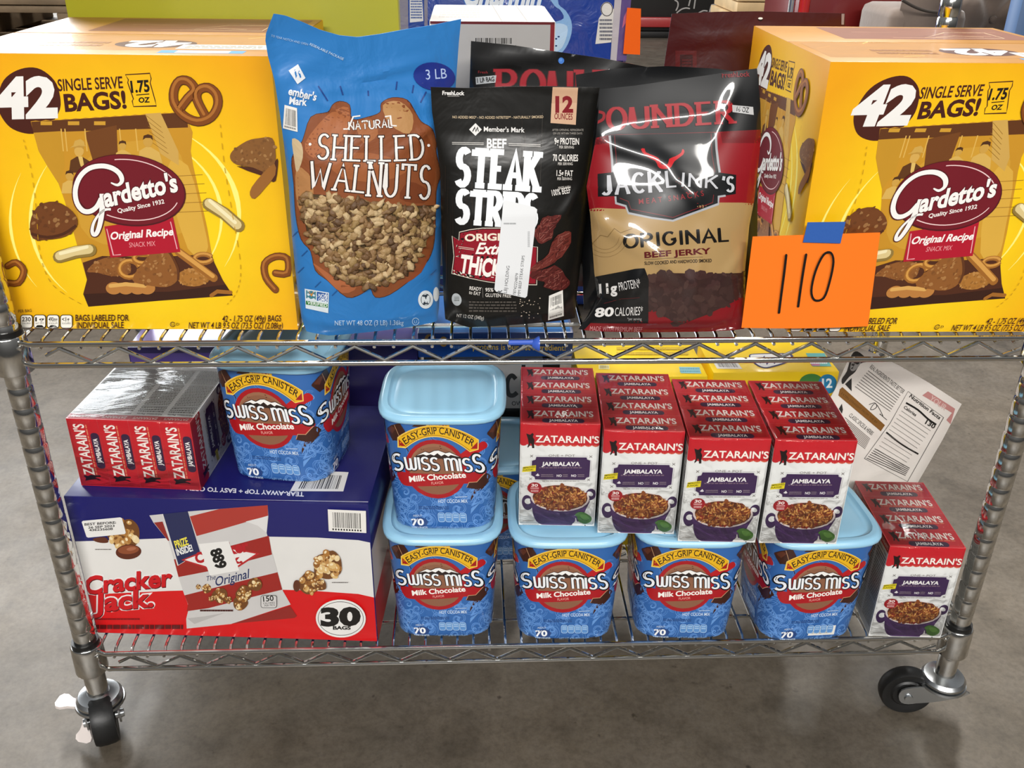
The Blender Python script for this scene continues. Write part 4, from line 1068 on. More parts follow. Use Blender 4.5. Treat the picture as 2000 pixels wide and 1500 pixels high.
    tt.frame(540, 900, 3.946); tt.barcode([(515, 236), (104, 234), (196, 72), (556, 88)], 7, digits=False)
    tt.frame(0, 0, 1); tt.line([(120, 986), (300, 979), (740, 981)], 1.5, '#b9b7c8')
    mb.build('body', CARD, t)
    # paper stickers stuck on the front
    def sticker(name, corners, fr, draw):
        m = MB(); s = flat_art(m, mw, (0, -.0012, 0), (1, 0, 0), (0, 0, 1)); s.frame(*fr)
        s.lift = 0; s.poly(corners, '#e2e0dc'); n0 = len(m.f)
        draw(s); return m.build(name, mat('paper_label', ink=True, rough=.6), t)
    o = sticker('price_sticker', [(540, 512), (832, 484), (938, 770), (650, 822)], (280, 960, 5), lambda s: s.text("889", (654, 582), (716, 760), 102, '#171513', bold=.05)); o['label'] = 'white sticker reading 889'
    def bb(s):
        s.text("BEST BEFORE:", (190, 250), (518, 228), 24, '#2b2927', bold=.03); s.text("26 SEP 2023", (228, 282), (502, 262), 22, '#2b2927', bold=.03); s.text("43E235608", (238, 309), (484, 294), 22, '#2b2927', bold=.03)
    o = sticker('date_sticker', [(158, 212), (172, 200), (562, 163), (580, 172), (620, 322), (610, 338), (226, 376), (208, 366)], (130, 980, 5.36), bb); o['label'] = 'white best before sticker'
popcorn_carton()
# ---------------------------------------------------------------- pouches: two film sheets round a filled body
MATTE = mat('matte_film', ink=True, rough=.42, coat=.12, bump=(16, .35, .010, .8))
GLOSS = mat('glossy_film', ink=True, rough=.3, coat=.75, spec=.3, bump=(9, .6, .007, .8, 2))
GLOSS.node_tree.nodes['Principled BSDF'].inputs['Coat Roughness'].default_value = .05
SATIN = mat('satin_film', ink=True, rough=.36, coat=.12, spec=.3, bump=(12, .3, .008, .8))
NUT = mat('walnut_meat', ink=True, rough=.6, bump=(160, .9, .003))
def interp(pl, t):      # pl: (t, value) pairs, ascending
    if t <= pl[0][0]: return pl[0][1]
    for (a, va), (b, vb) in zip(pl, pl[1:]):
        if t <= b: return va+(vb-va)*(t-a)/((b-a) or 1)
    return pl[-1][1]
class Pouch:
    """mw: pose of the mid plane (x along the shelf, z up the pouch, front towards -y); outline measured on the photograph"""
    def __init__(s, mw, left, right, top, bottom, T, prof, back=.7, wr=(), pw=2.4, lean=None, stand=True):
        s.lean = lean
        s.mw = mw; s.T = T; s.prof = prof; s.back = back; s.wr = wr; s.pw = pw
        uv = face_map(mw, (0, 0, 0), (1, 0, 0), (0, 0, 1)); s.uv = uv
        s.l = sorted((z, x) for x, z in (uv(*p) for p in left)); s.r = sorted((z, x) for x, z in (uv(*p) for p in right))
        s.t = sorted(uv(*p) for p in top); s.b = sorted(uv(*p) for p in bottom)
        if stand: s.b = [(x, max(z, .0006)) for x, z in s.b]
        inv = mw.inverted(); s.O = np.array(inv @ Vector(CAM)); s.R3 = np.array(inv.to_3x3())
    def norm(s, x, z):
        xl, xr = interp(s.l, z), interp(s.r, z); zb, zt = interp(s.b, x), interp(s.t, x)
        return (x-xl)/((xr-xl) or 1), (z-zb)/((zt-zb) or 1)
    def mid(s, x, z):
        if not s.lean: return 0.0
        u, v = s.norm(x, z); return s.lean(min(max(u, 0), 1), min(max(v, 0), 1))
    def y(s, x, z):
        u, v = s.norm(x, z); u = min(max(u, 0), 1); v = min(max(v, 0), 1)
        f = max(0, 1-abs(2*u-1)**s.pw)**.7; d = s.T*f*interp(s.prof, v)
        e = f**.5
        for (x0, z0, ang, wl, amp, sig) in s.wr:      # creases: a ridge line with a soft fall-off along it
            ca, sa = math.cos(ang), math.sin(ang); p = (x-x0)*-sa+(z-z0)*ca; q = (x-x0)*ca+(z-z0)*sa
            d += amp*e*math.exp(-(p/wl)**2-(q/sig)**2)
        return s.mid(x, z)-d
    def at(s, u, v):
        z = None; x = s.l[0][1]+u*(s.r[0][1]-s.l[0][1])
        for _ in range(8):
            zb, zt = interp(s.b, x), interp(s.t, x); z = zb+v*(zt-zb); x = interp(s.l, z)+u*(interp(s.r, z)-interp(s.l, z))
        return x, z
    def body(s, mb, col, nu=60, nv=80, seal='#ccc'):
        def fr(u, v):
            x, z = s.at(u, v); return (x, s.y(x, z)-.0004, z)
        def bk(u, v):
            x, z = s.at(1-u, v); m_ = s.mid(x, z); return (x, m_+(m_-s.y(x, z))*s.back+.0004, z)
        a = mb.grid(fr, nu, nv, col); b = mb.grid(bk, nu, nv, col)
        for j in range(nv):
            for ia, ib in ((0, nu), (nu, 0)): mb.face((a[j][ia], a[j+1][ia], b[j+1][ib], b[j][ib]), col)
        for i in range(nu):
            for j in (0, nv): mb.face((a[j][i], a[j][i+1], b[j][nu-i-1], b[j][nu-i]), col)
    def art(s, mb, m=0, maxe=10, base=.00035):
        def hit(x, y):
            d = s.R3 @ ray(x, y); yy = 0.0
            for _ in range(6):
                p = s.O+d*((yy-s.O[1])/d[1]); yy = s.y(p[0], p[2])
            return p[0], p[2]
        def clampxz(x, z):
            xl, xr = interp(s.l, z)+.0006, interp(s.r, z)-.0006; x = min(max(x, xl), xr)
            zb, zt = interp(s.b, x)+.0006, interp(s.t, x)-.0006; return x, min(max(z, zb), zt)
        def nrm(x, z):
            h = .0025; return Vector(((s.y(x+h, z)-s.y(x-h, z))/(2*h), -1, (s.y(x, z+h)-s.y(x, z-h))/(2*h))).normalized()
        def S(px, py, lift):
            x, z = clampxz(*hit(px, py)); return Vector((x, s.y(x, z)-.0004, z))+nrm(x, z)*lift
        a = Art(mb, S, m, base=base, maxe=maxe, nrm=lambda px, py: nrm(*clampxz(*hit(px, py)))); a.out = np.array((0, -1, 0)); a.hit = hit
        return a
def diamond(a, x, y, r, c, ink):
    a.poly([(x-r, y), (x, y-r), (x+r, y), (x, y+r)], c); a.line([(x-.45*r, y+.3*r), (x-.1*r, y-.35*r), (x+.05*r, y+.3*r), (x+.35*r, y-.35*r), (x+.45*r, y+.3*r)], r*.16, ink)

# ---- blue walnut bag
def walnut_bag():
    loc = (-.190, .0100, H+.0054); tilt = math.radians(-2); rz = math.radians(15); mw = xf(loc, (tilt, 0, rz))
    t = thing('walnut_bag', 'large blue bag of shelled walnuts, clear window, its top corner flopped upright', 'bag', loc, rot=(tilt, 0, rz))
    k = lambda *p: [(500+x/2.143, y/2.143) for x, y in p]
    left = k((212, 1388), (190, 1330), (172, 1200), (150, 1000), (132, 760), (112, 600), (92, 460), (68, 320), (40, 220), (26, 140), (62, 46))
    right = [(852, 640), (858, 600), (862, 540), (866, 470), (872, 400), (884, 320), (896, 250), (904, 160), (911, 90), (917, 43)]
    top = k((20, 130), (62, 46), (110, 55), (180, 82), (260, 118), (340, 142), (420, 152), (520, 142), (640, 125), (760, 112), (893, 90))
    bot = [(590, 646), (640, 651), (720, 650), (790, 647), (852, 639)]
    wr = [(.085, .235, -.9, .006, .005, .03), (.07, .215, .5, .006, .0035, .035), (.045, .245, -.25, .005, .003, .03), (-.09, .265, .45, .008, .004, .05), (-.03, .25, -.5, .006, .003, .04), (.03, .275, .15, .005, .003, .05), (-.02, .262, .0, .003, .002, .09), (-.085, .09, 1.4, .01, .003, .05)]
    P = Pouch(mw, left, right, top, bot, .036, [(0, .30), (.05, .62), (.2, .92), (.42, 1), (.6, .9), (.74, .55), (.86, .18), (1, .04)], wr=wr, back=.45, lean=lambda u, v: -.034*(max(0, v-.15)/.85)**1.3*(1-u)**1.5+.034*u*u*v)
    mb = MB(); P.body(mb, '#2b79bf'); a = P.art(mb)
    a.frame(500, 0, 2.143)
    R = random.Random(8)
    nut = smooth([(160, 770), (152, 660), (195, 590), (230, 490), (300, 470), (320, 440), (350, 425), (390, 440), (402, 500), (470, 490), (520, 470), (525, 432), (570, 410), (632, 420), (665, 470), (690, 510), (735, 540), (752, 600), (752, 640), (770, 730), (752, 800), (745, 1000), (720, 1085), (680, 1125), (650, 1165), (560, 1230), (500, 1242), (478, 1205), (440, 1228), (380, 1242), (300, 1172), (250, 1130), (230, 1050), (190, 1000), (168, 900)], 3)
    a.line(nut, 5, '#4a2413', closed=True); a.poly(nut, '#874a28')
    for pts, c in (([(205, 600), (300, 480), (385, 450), (380, 560), (300, 640), (240, 660)], '#a8643a'), ([(530, 440), (600, 425), (655, 480), (640, 560), (560, 520)], '#b98a58'), ([(690, 540), (745, 640), (740, 780), (680, 700)], '#7d401f'),
                   ([(170, 700), (240, 760), (220, 900), (175, 860)], '#b07c4c'), ([(300, 660), (480, 640), (640, 700), (520, 760), (360, 740)], '#9d5b33'), ([(240, 1100), (330, 1160), (420, 1200), (360, 1225), (280, 1150)], '#a9613a'),
                   ([(152, 580), (190, 600), (196, 660), (172, 720), (160, 660)], '#c7b08a'), ([(640, 760), (720, 800), (700, 850), (600, 830)], '#743a1d'), ([(600, 1195), (690, 1110), (730, 1040), (690, 1140)], '#8a4526'), ([(420, 520), (480, 500), (510, 560), (450, 600)], '#a5663c')):
        a.poly(smooth(pts, 3), c)
    win = [(198, 812), (270, 815), (330, 825), (480, 847), (640, 864), (748, 860), (736, 950), (690, 1040), (650, 1130), (560, 1180), (480, 1202), (400, 1182), (330, 1142), (260, 1062), (215, 970), (200, 880)]
    a.line(win, 4, '#3b2010', closed=True); a.poly(win, '#4a3922')
    # lettering
    a.frame(540, 100, 4.688)
    wh, ol = '#ece8e4', (.035, '#32180d')
    a.drawn("NATURAL", (664, 722), (1060, 696), 74, .15, wh, serif=.0, out=(.05, '#32180d'), gap=.25)
    a.line([(610, 712), (655, 712), (700, 600), (765, 592)], 13, wh); a.line([(990, 600), (1040, 592), (1050, 680), (1098, 684)], 13, wh)
    a.drawn("SHELLED", (372, 978), (1345, 985), 222, .105, wh, wh=.075, serif=.24, out=ol, bulge=-22, gap=.3)
    a.drawn("WAL", (300, 1240), (800, 1292), 236, .105, wh, wh=.075, serif=.22, out=ol, gap=.3); a.drawn("NUTS", (836, 1318), (1390, 1350), 300, .085, wh, wh=.06, serif=.18, out=(.025, '#32180d'), gap=.28)
    a.ell(308, 850, 13, 13, wh); a.ell(1388, 862, 13, 13, wh)
    a.ell(1440, 232, 192, 130, '#1b2f86', rot=8); a.text("3 LB", (1365, 262), (1556, 248), 92, '#b4c6ea', bold=.0)
    for p in ([(380, 320), (425, 390), (465, 455)], [(580, 320), (605, 400)], [(835, 360), (838, 408)], [(1100, 280), (1090, 352)], [(1252, 310), (1240, 382)], [(1366, 372), (1315, 470)]): a.line(p, 12, '#1d3f86')
    a.poly([(110, 178), (195, 118), (262, 245), (190, 302)], '#e3e8ee'); a.line([(165, 170), (180, 235), (200, 185), (222, 250)], 14, '#2b79bf')
    a.text("ember's", (108, 392), (356, 450), 66, '#e3e8ee', bold=.03); a.text("Mark", (118, 482), (270, 497), 68, '#e3e8ee', bold=.03)
    a.barcode([(76, 488), (188, 520), (195, 737), (64, 702)], 3, n=20)
    a.frame(500, 0, 2.143)
    a.text("TO TEAR NOTCH AND OPEN", (60, 152), (215, 190), 9, '#a9c8e8'); a.text("RESEALABLE PACKAGE", (222, 188), (362, 252), 10, '#b9d4ee', bold=.01)
    for x, y in ((205, 1060), (165, 980), (190, 1130), (260, 1190), (740, 1140), (330, 1225)): a.line([(x-12, y+10), (x+12, y-14)], 4, '#1d5596', hold=True)
    a.up(); a.poly([(206, 1206), (306, 1222), (303, 1308), (210, 1288)], '#d8e3ea'); a.poly([(212, 1212), (252, 1218), (252, 1252), (212, 1246)], '#3d7d8c', hold=True); a.poly([(256, 1218), (302, 1226), (300, 1262), (256, 1256)], '#2456a0')
    a.poly([(222, 1216), (234, 1240), (246, 1212), (236, 1226)], '#d58a2c', hold=True); a.text("NON", (262, 1240), (298, 1245), 14, '#e8eef2', bold=.02, hold=True); a.text("GMO", (262, 1257), (298, 1261), 14, '#e8eef2', bold=.02, hold=True)
    a.poly([(211, 1256), (302, 1270), (301, 1286), (211, 1272)], '#2f7a3c'); a.text("VERIFIED", (216, 1270), (298, 1283), 12, '#e8f0ea', bold=.02)
    a.ell(707, 1252, 31, 38, '#dfe6ea'); a.ell(707, 1252, 20, 25, '#23303c'); a.poly([(694, 1242), (703, 1240), (708, 1252), (716, 1234), (724, 1240), (709, 1268)], '#dfe6ea'); a.ell(750, 1230, 12, 30, '#dfe6ea')
    a.text("NET WT 48 OZ (3 LB) 1.36kg", (330, 1358), (616, 1356), 19, '#b9d4ee', bold=.005); a.line([(666+14*math.cos(q), 1342+15*math.sin(q)) for q in (i*.6 for i in range(11))], 2.5, '#b9d4ee'); a.text("U", (660, 1349), (671, 1349), 12, '#b9d4ee')
    mb.build('bag_film', MATTE, t)
    # the nuts that show through the window
    nb = MB(); a.frame(500, 0, 2.143); k2 = 0; pts_ = []
    tries = 0
    while len(pts_) < 420 and tries < 14000:
        tries += 1
        x, y = R.uniform(200, 746), R.uniform(815, 1200)
        if not inside(x, y, win): continue
        if any((x-q[0])**2+(y-q[1])**2 < 12.8**2 for q in pts_): continue
        pts_.append((x, y))
    ico = bmesh.new(); bmesh.ops.create_icosphere(ico, subdivisions=2, radius=1); ico.verts.ensure_lookup_table()
    base = [v.co.copy() for v in ico.verts]; faces = [[v.index for v in f.verts] for f in ico.faces]; ico.free()
    for x, y in pts_:
        x_, z_ = a.hit(500+x/2.143, y/2.143); yy = P.y(x_, z_)+R.uniform(-.0022, .0022); sx, sy, sz = R.uniform(.0046, .0076), R.uniform(.0026, .0040), R.uniform(.0028, .0050)
        rot = Matrix.Rotation(R.uniform(0, 3.14), 3, 'Y') @ Matrix.Rotation(R.uniform(-.4, .4), 3, 'X'); c = L(R.choice(['#a08257', '#85653f', '#6b4d2e', '#b4976c', '#7b5d3b', '#5c4127', '#947749', '#c0a67c']))
        f1, f2, ph = R.uniform(2.5, 5), R.uniform(2.5, 5), R.uniform(0, 6); o0 = len(nb.v); bend = R.uniform(-.5, .5)
        for b in base:
            w_ = 1+.26*math.sin(b.x*f1*1.6+ph)*math.cos(b.z*f2+ph)+.10*math.sin(b.z*9+b.x*7+ph); p = rot @ Vector((b.x*sx*w_, b.y*sy*w_, b.z*sz*w_+bend*b.x*b.x*sz))
            nb.vert((x_+p.x, yy+p.y-.0004, z_+p.z))
        for f in faces: nb.face([o0+i for i in f], c, 0, True)
    wn = nb.build('walnut_pieces', NUT, t, angle=None); wn['kind'] = 'stuff'; wn['label'] = 'walnut pieces seen through the clear window'
walnut_bag()

# ---- black steak strips pouch
def steak_bag():
    loc = (-.022, .026, H+.0054); tilt = math.radians(-3.5); rz = math.radians(9); mw = xf(loc, (tilt, 0, rz))
    t = thing('steak_strips_pouch', 'black pouch of beef steak strips with a long white sticker on the front', 'bag', loc, rot=(tilt, 0, rz))
    k = lambda *p: [(800+x/2.143, y/2.143) for x, y in p]
    left = k((150, 1345), (142, 1250), (134, 1000), (128, 720), (108, 560), (94, 470), (88, 364)); right = k((690, 1352), (698, 1250), (716, 1100), (740, 900), (756, 700), (772, 520), (784, 440), (795, 364))
    P = Pouch(mw, left, right, k((88, 364), (240, 368), (430, 362), (600, 361), (795, 366)), k((150, 1335), (240, 1374), (400, 1374), (560, 1368), (692, 1352)), .026, [(0, .35), (.06, .8), (.25, 1), (.5, .95), (.7, .6), (.82, .22), (1, .04)],
              wr=[(-.06, .262, .05, .003, .0012, .1), (.05, .255, -.1, .003, .001, .06), (.055, .14, .9, .006, .003, .03), (.06, .03, .5, .008, .004, .03), (-.07, .03, -.6, .008, .004, .03)])
    mb = MB(); P.body(mb, '#141311'); a = P.art(mb); R = random.Random(3)
    a.frame(840, 160, 5)
    for i in range(46):      # dark plank grain behind the lettering
        x = R.uniform(130, 1060); y = R.uniform(360, 1600); a.line([(x, y), (x+R.uniform(-4, 4), y+R.uniform(150, 500))], R.uniform(4, 10), R.choice(['#211b17', '#29211b', '#1b1714']), hold=True)
    a.up(); a.line([(1096, 300), (1085, 700), (1072, 1000)], 3, '#4a4642')
    a.text("FreshLock", (120, 125), (330, 128), 38, '#e9e7e4', bold=.03); a.fine(170, 132, 285, 145, '#a5a29e', rows=1, seed=2)
    a.poly([(1195, 42), (1443, 45), (1420, 418), (1174, 400)], '#c39c7e'); a.poly([(1184, 210), (1432, 205), (1420, 418), (1174, 400)], '#cda88a')
    a.text("12", (1230, 292), (1386, 292), 145, '#7c1720', bold=.045); a.text("OUNCES", (1212, 362), (1388, 368), 58, '#7c1720', bold=.015)
    a.text("NO ADDED MSG* - NO ADDED NITRITES** - NATURALLY SMOKED", (218, 354), (1104, 352), 25, '#c9b393', bold=.01, bulge=-6)
    diamond(a, 442, 464, 62, '#e5e3e0', '#141311'); a.text("Member's Mark", (524, 482), (918, 492), 46, '#e5e3e0', bold=.02)
    for y in (590, 606): a.line([(214, y), (522, y+6)], 5, '#d8d4ce', hold=True); a.line([(766, y+12), (1076, y+24)], 5, '#d8d4ce', hold=True)
    a.text("BEEF", (555, 642), (740, 646), 86, '#ece9e5', bold=.03)
    a.drawn("STEAK", (262, 996), (1040, 1048), 338, .20, '#e8ebee', wh=.17, serif=.27, gap=.3); a.drawn("STRIPS", (262, 1362), (1016, 1412), 300, .215, '#e8ebee', wh=.17, serif=.26, gap=.28)
    for y0, s1, h1, s2 in ((608, "9g PROTEIN", 60, (1212, 1450)), (770, "70 CALORIES", 62, (1197, 1440)), (916, "1.5g FAT", 54, (1232, 1390))):
        a.text(s1, (s2[0], y0), (s2[1], y0+3), h1, '#e4e0da', bold=.02); a.text("PER SERVING", ((s2[0]+s2[1])/2-72, y0+42), ((s2[0]+s2[1])/2+70, y0+42), 26, '#cfcac3', bold=.01)
    a.text("AFTER OPENING, REFRIGERATE", (1190, 478), (1495, 478), 20, '#a39d95'); a.text("OR USE WITHIN THREE DAYS", (1198, 512), (1482, 512), 20, '#a39d95')
    a.text("MADE WITH", (1250, 1050), (1370, 1040), 28, '#cfcac3'); a.text("100% BEEF", (1190, 1112), (1370, 1082), 58, '#e4e0da', bold=.01)
    a.frame(840, 420, 6.25)
    ban = [(268, 250), (350, 302), (356, 202), (480, 172), (640, 152), (860, 152), (1060, 172), (1232, 212), (1238, 380), (1312, 386), (1302, 852), (1180, 850), (900, 838), (700, 815), (480, 770), (264, 712), (290, 500)]
    a.poly(ban, '#dcd0c0'); cx_, cy_ = 780, 500
    a.poly([(cx_+(x-cx_)*.985, cy_+(y-cy_)*.975) for x, y in ban], '#141311'); a.poly([(cx_+(x-cx_)*.965, cy_+(y-cy_)*.945) for x, y in ban], '#8b1626')
    a.text("ORIGINAL", (432, 318), (1170, 322), 82, '#e9ddca', bold=.035, bulge=14); a.line([(350, 380), (535, 408)], 6, '#d8ccbc', hold=True); a.line([(350, 400), (535, 424)], 6, '#d8ccbc', hold=True)
    a.text("Extra", (558, 468), (930, 478), 132, '#efe9e2', bold=.025, shear=.35); a.text("THiCK", (362, 690), (850, 760), 205, '#efe9e2', bold=.04)
    for pts, c in (([(1380, 30), (1480, 10), (1600, 0), (1540, 110), (1500, 200), (1440, 310), (1310, 330), (1280, 200), (1340, 110)], '#5b2522'), ([(1700, 190), (1715, 330), (1600, 500), (1450, 620), (1240, 700), (1250, 600), (1400, 520), (1480, 330), (1600, 220)], '#672b25'), ([(1240, 700), (1500, 620), (1620, 690), (1690, 850), (1560, 920), (1400, 890), (1380, 800), (1230, 760)], '#54201e')):
        p = [(x+R.uniform(-14, 14), y+R.uniform(-14, 14)) for x, y in smooth(pts, 3)]; a.poly(p, c)
        for i in range(170):
            x, y = R.choice(p); x2, y2 = R.choice(p); w_ = R.uniform(.1, .9); q = [(x*w_+x2*(1-w_), y*w_+y2*(1-w_))]; q.append((q[0][0]+R.uniform(-110, 10), q[0][1]+R.uniform(10, 70)))
            if inside(*q[0], p) and inside(*q[1], p): a.line(q, R.uniform(5, 11), R.choice(['#7a3d36', '#3c1614', '#6a302b', '#8a5148', '#4a1c1a']), hold=True)
        a.up()
    a.barcode([(1445, 980), (1612, 910), (1625, 1222), (1436, 1274)], 5)
    a.text("READY", (482, 905), (622, 920), 42, '#d9d4cd', bold=.02); a.text("to EAT", (474, 955), (610, 978), 42, '#d9d4cd', bold=.01); a.line([(640, 880), (645, 1000)], 4, '#8b8680'); a.text("95%", (674, 925), (770, 928), 42, '#d9d4cd', bold=.02); a.text("GLUTEN FREE", (674, 990), (985, 1000), 42, '#d9d4cd', bold=.01)
    a.fine(475, 1040, 1050, 1185, '#4e4944', rows=4, seed=3, hgt=.5); a.text("NT 12 OZ (340g)", (330, 1232), (652, 1268), 38, '#d0ccc6'); a.ell(328, 1025, 56, 76, '#a3a8ab', rot=-15); a.fine(300, 990, 360, 1050, '#5b605f', rows=3, seed=4)
    for i in range(26): x, y = R.uniform(1090, 1340), R.uniform(1000, 1260); a.ell(x, y, R.uniform(4, 12), R.uniform(3, 8), '#c9b7a4', rot=R.uniform(0, 180), n=6, hold=True)
    mb.build('pouch_film', SATIN, t)
    m = MB(); b = P.art(m, base=.0016); b.frame(800, 0, 2.143)
    b.poly([(392, 842), (402, 838), (520, 866), (532, 876), (490, 1236), (482, 1244), (362, 1218), (354, 1208)], '#dfe1e3')
    b.frame(840, 420, 6.25); tx = '#3a3b3d'
    b.text("JLBJ HOLDING", (930, 966), (968, 616), 38, tx, bold=.0); b.text("78742224879", (1040, 972), (1074, 706), 34, tx); b.text("MM BEEF STEAK STRIPS", (1096, 978), (1150, 490), 34, tx); b.text("R", (872, 952), (876, 910), 52, tx, bold=.02); b.fine(895, 82, 1045, 118, '#9a9c9e', rows=1, seed=3); b.fine(1185, 192, 1212, 386, '#a9abad', rows=14, seed=8)
    st = m.build('inventory_sticker', MATS['paper_label'], t); st['label'] = 'long white sticker with black print'
steak_bag()

# ---- red and black jerky pouches
JK = {}
def jerky_front():
    loc = (.146, .0020, H+.0054); tilt = math.radians(-9); mw = xf(loc, (tilt, 0, 0))
    t = thing('jerky_pouch', 'glossy black, red and tan beef jerky pouch in front, beside the orange card', 'bag', loc, rot=(tilt, 0, 0), group='jerky pouches on the upper deck')
    k = lambda *p: [(1100+x/2.5, 100+y/2.5) for x, y in p]
    left = k((70, 1362), (120, 1290), (168, 1190), (150, 1080), (130, 800), (112, 660), (160, 410), (170, 300), (178, 184)); right = k((884, 1396), (880, 1290), (884, 1080), (906, 850), (930, 730), (945, 600), (966, 420), (962, 250), (946, 84))
    wr = [(-0.075, 0.118, -0.62, 0.0076, 0.0048, 0.05), (-0.02, 0.088, -0.7, 0.0075, 0.004, 0.035), (0.02, 0.07, 1.5, 0.0076, 0.004, 0.03), (-0.045, 0.06, 1.2, 0.0076, 0.004, 0.025), (0.065, 0.08, 0.9, 0.0075, 0.0032, 0.025), (0.045, 0.235, 1.2, 0.0076, 0.0032, 0.03), (-0.06, 0.2, -0.3, 0.0075, 0.0024, 0.05), (0.1, 0.2, 1.3, 0.0095, 0.0032, 0.04), (0, 0.165, -0.8, 0.0075, 0.0024, 0.04), (-0.09, 0.03, 0.6, 0.0114, 0.004, 0.03), (0.085, 0.04, 0.6, 0.0095, 0.0032, 0.04), (-0.085, 0.135, 1.5, 0.0076, 0.0032, 0.025)]
    P = Pouch(mw, left, right, k((178, 186), (350, 168), (540, 140), (700, 118), (830, 98), (946, 84)), k((70, 1356), (130, 1382), (400, 1412), (640, 1412), (884, 1392)), .034, [(0, .3), (.06, .75), (.2, 1), (.42, .98), (.62, .7), (.76, .4), (.86, .15), (1, .03)], wr=wr)
    mb = MB(); P.body(mb, '#121315'); a = P.art(mb, maxe=6.5, base=.0006)
    red, drk = '#8a121c', '#0f1012'
    a.frame(1130, 160, 5.357)
    a.poly([(20, 600), (160, 590), (330, 552), (900, 540), (1420, 525), (1900, 500), (1900, 1300), (1400, 1300), (0, 1360)], red)
    a.poly([(20, 600), (160, 590), (330, 552), (400, 550), (300, 640), (60, 680)], '#5e0d14', hold=True); a.poly([(1480, 525), (1900, 500), (1900, 640), (1500, 640)], '#6c0f16')
    a.poly([(0, 1345), (200, 1318), (500, 1330), (985, 1330), (1460, 1262), (1700, 1262), (1900, 1275), (1900, 2060), (1500, 2075), (900, 2085), (0, 2200)], '#a98b5c')
    a.poly([(320, 556), (365, 945), (200, 962), (205, 1200), (385, 1195), (390, 1270), (495, 1300), (520, 1372), (760, 1420), (985, 1455), (1460, 1280), (1465, 1200), (1640, 1172), (1645, 972), (1480, 950), (1425, 530)], drk)
    sil = '#a5a7ab'
    for pts in ([(325, 562), (340, 700), (352, 830), (356, 945)], [(1432, 532), (1440, 700), (1458, 850), (1474, 948)]): a.line(pts, 24, sil)
    a.line([(386, 1196), (392, 1268), (494, 1298), (522, 1372), (760, 1422), (985, 1452), (1458, 1278), (1462, 1200), (1535, 1190)], 20, sil)
    for pts in ([(375, 562), (392, 760), (402, 950)], [(1385, 540), (1392, 760), (1424, 945)], [(430, 1215), (520, 1250), (548, 1330), (985, 1418), (1400, 1262), (1410, 1180)]): a.line(pts, 6, '#7a1a20', hold=True)
    a.up(); a.line(smooth([(200, 310), (262, 330), (255, 390), (190, 425)], 4, False), 30, '#8d1b22'); a.drawn("OUNDER", (318, 500), (1608, 424), 222, .27, '#5a1014', wh=.14, serif=.42, gap=.3); a.drawn("OUNDER", (318, 500), (1608, 424), 222, .22, '#a01d26', wh=.10, serif=.38, gap=.3)
    a.poly([(1602, 240), (1822, 262), (1828, 346), (1606, 316)], '#b9babb'); a.text("16 OZ", (1648, 308), (1775, 322), 52, '#1a1a1b', bold=.02)
    a.text("FreshLock", (1500, -45), (1785, -58), 52, '#7c1a20', bold=.02)
    horn = smooth([(650, 706), (690, 700), (702, 738), (790, 775), (840, 805), (868, 862), (930, 862), (946, 808), (1010, 780), (1070, 742), (1082, 706), (1102, 716), (1092, 762), (1000, 832), (968, 890), (930, 908), (864, 908), (830, 882), (802, 826), (700, 775)], 2)
    a.poly(horn, '#c2121c')
    for st, p0, p1, h in (("JACK", (262, 1176), (860, 1140), 196), ("L", (930, 1098), (1022, 1090), 158), ("INK", (1075, 1086), (1440, 1110), 128), ("'S", (1500, 1140), (1608, 1146), 150)):
        a.drawn(st, p0, p1, h, .31, '#050506', wh=.24, serif=.22, gap=.3)
    for st, p0, p1, h in (("JACK", (262, 1176), (860, 1140), 196), ("L", (930, 1098), (1022, 1090), 158), ("INK", (1075, 1086), (1440, 1110), 128), ("'S", (1500, 1140), (1608, 1146), 150)):
        a.drawn(st, p0, p1, h, .2, '#bfc0c5', wh=.12, serif=.2, gap=.3)
    a.text("M E A T   S N A C K S", (632, 1278), (1308, 1190), 54, '#8b1c22', bold=.01, bulge=-10)
    a.frame(1130, 420, 5.714)
    a.drawn("ORIGINAL", (520, 362), (1670, 284), 138, .27, '#120f0d', wh=.15, serif=.24, gap=.26)
    a.text("BEEF JERKY", (742, 474), (1462, 428), 62, '#571016', bold=.03); a.line([(740, 492), (1380, 466)], 5, '#6d5a38'); a.text("SLOW COOKED AND HARDWOOD SMOKED", (738, 552), (1480, 522), 36, '#2a2018', bold=.02)
    for r in (235, 190, 150): a.line([(300+r*1.05*math.cos(q), 230+r*math.sin(q)) for q in (i*.15+.1 for i in range(24))], 3, '#8a6f45')
    a.line([(150, 330), (250, 220), (330, 240), (400, 150), (470, 200), (600, 150)], 5, '#7c6238')
    win = [(770, 662), (1000, 640), (1300, 655), (1600, 648), (1890, 640), (1855, 905), (1640, 1005), (1420, 1110), (1130, 1216), (980, 1140), (850, 1062), (770, 1045)]
    a.poly([(0, 1345), (150, 1190), (770, 1030), (1130, 1180), (1860, 890), (1900, 900), (1900, 1500), (0, 1500)], '#7c0f19'); a.poly(win, '#372321')
    a.blobs(win, 150, 30, 75, ['#3d2725', '#412a28', '#352120', '#3b2624', '#46302c'], seed=4)
    a.poly([(100, 700), (160, 690), (640, 598), (735, 590), (752, 640), (780, 720), (778, 1196), (130, 1200), (225, 950), (205, 860)], drk)
    a.text("11g", (248, 872), (432, 860), 104, '#dedbd8', bold=.035); a.text("PROTEIN*", (462, 842), (692, 800), 92, '#d6d3d0', bold=.0); a.line([(290, 985), (480, 930), (680, 912)], 4, '#5c1a1e')
    a.text("80", (192, 1134), (384, 1120), 92, '#dedbd8', bold=.035, shear=.2); a.text("CALORIES*", (408, 1122), (712, 1108), 92, '#d6d3d0', bold=.0, shear=.1); a.text("*per serving", (545, 1165), (702, 1166), 28, '#a5a2a0')
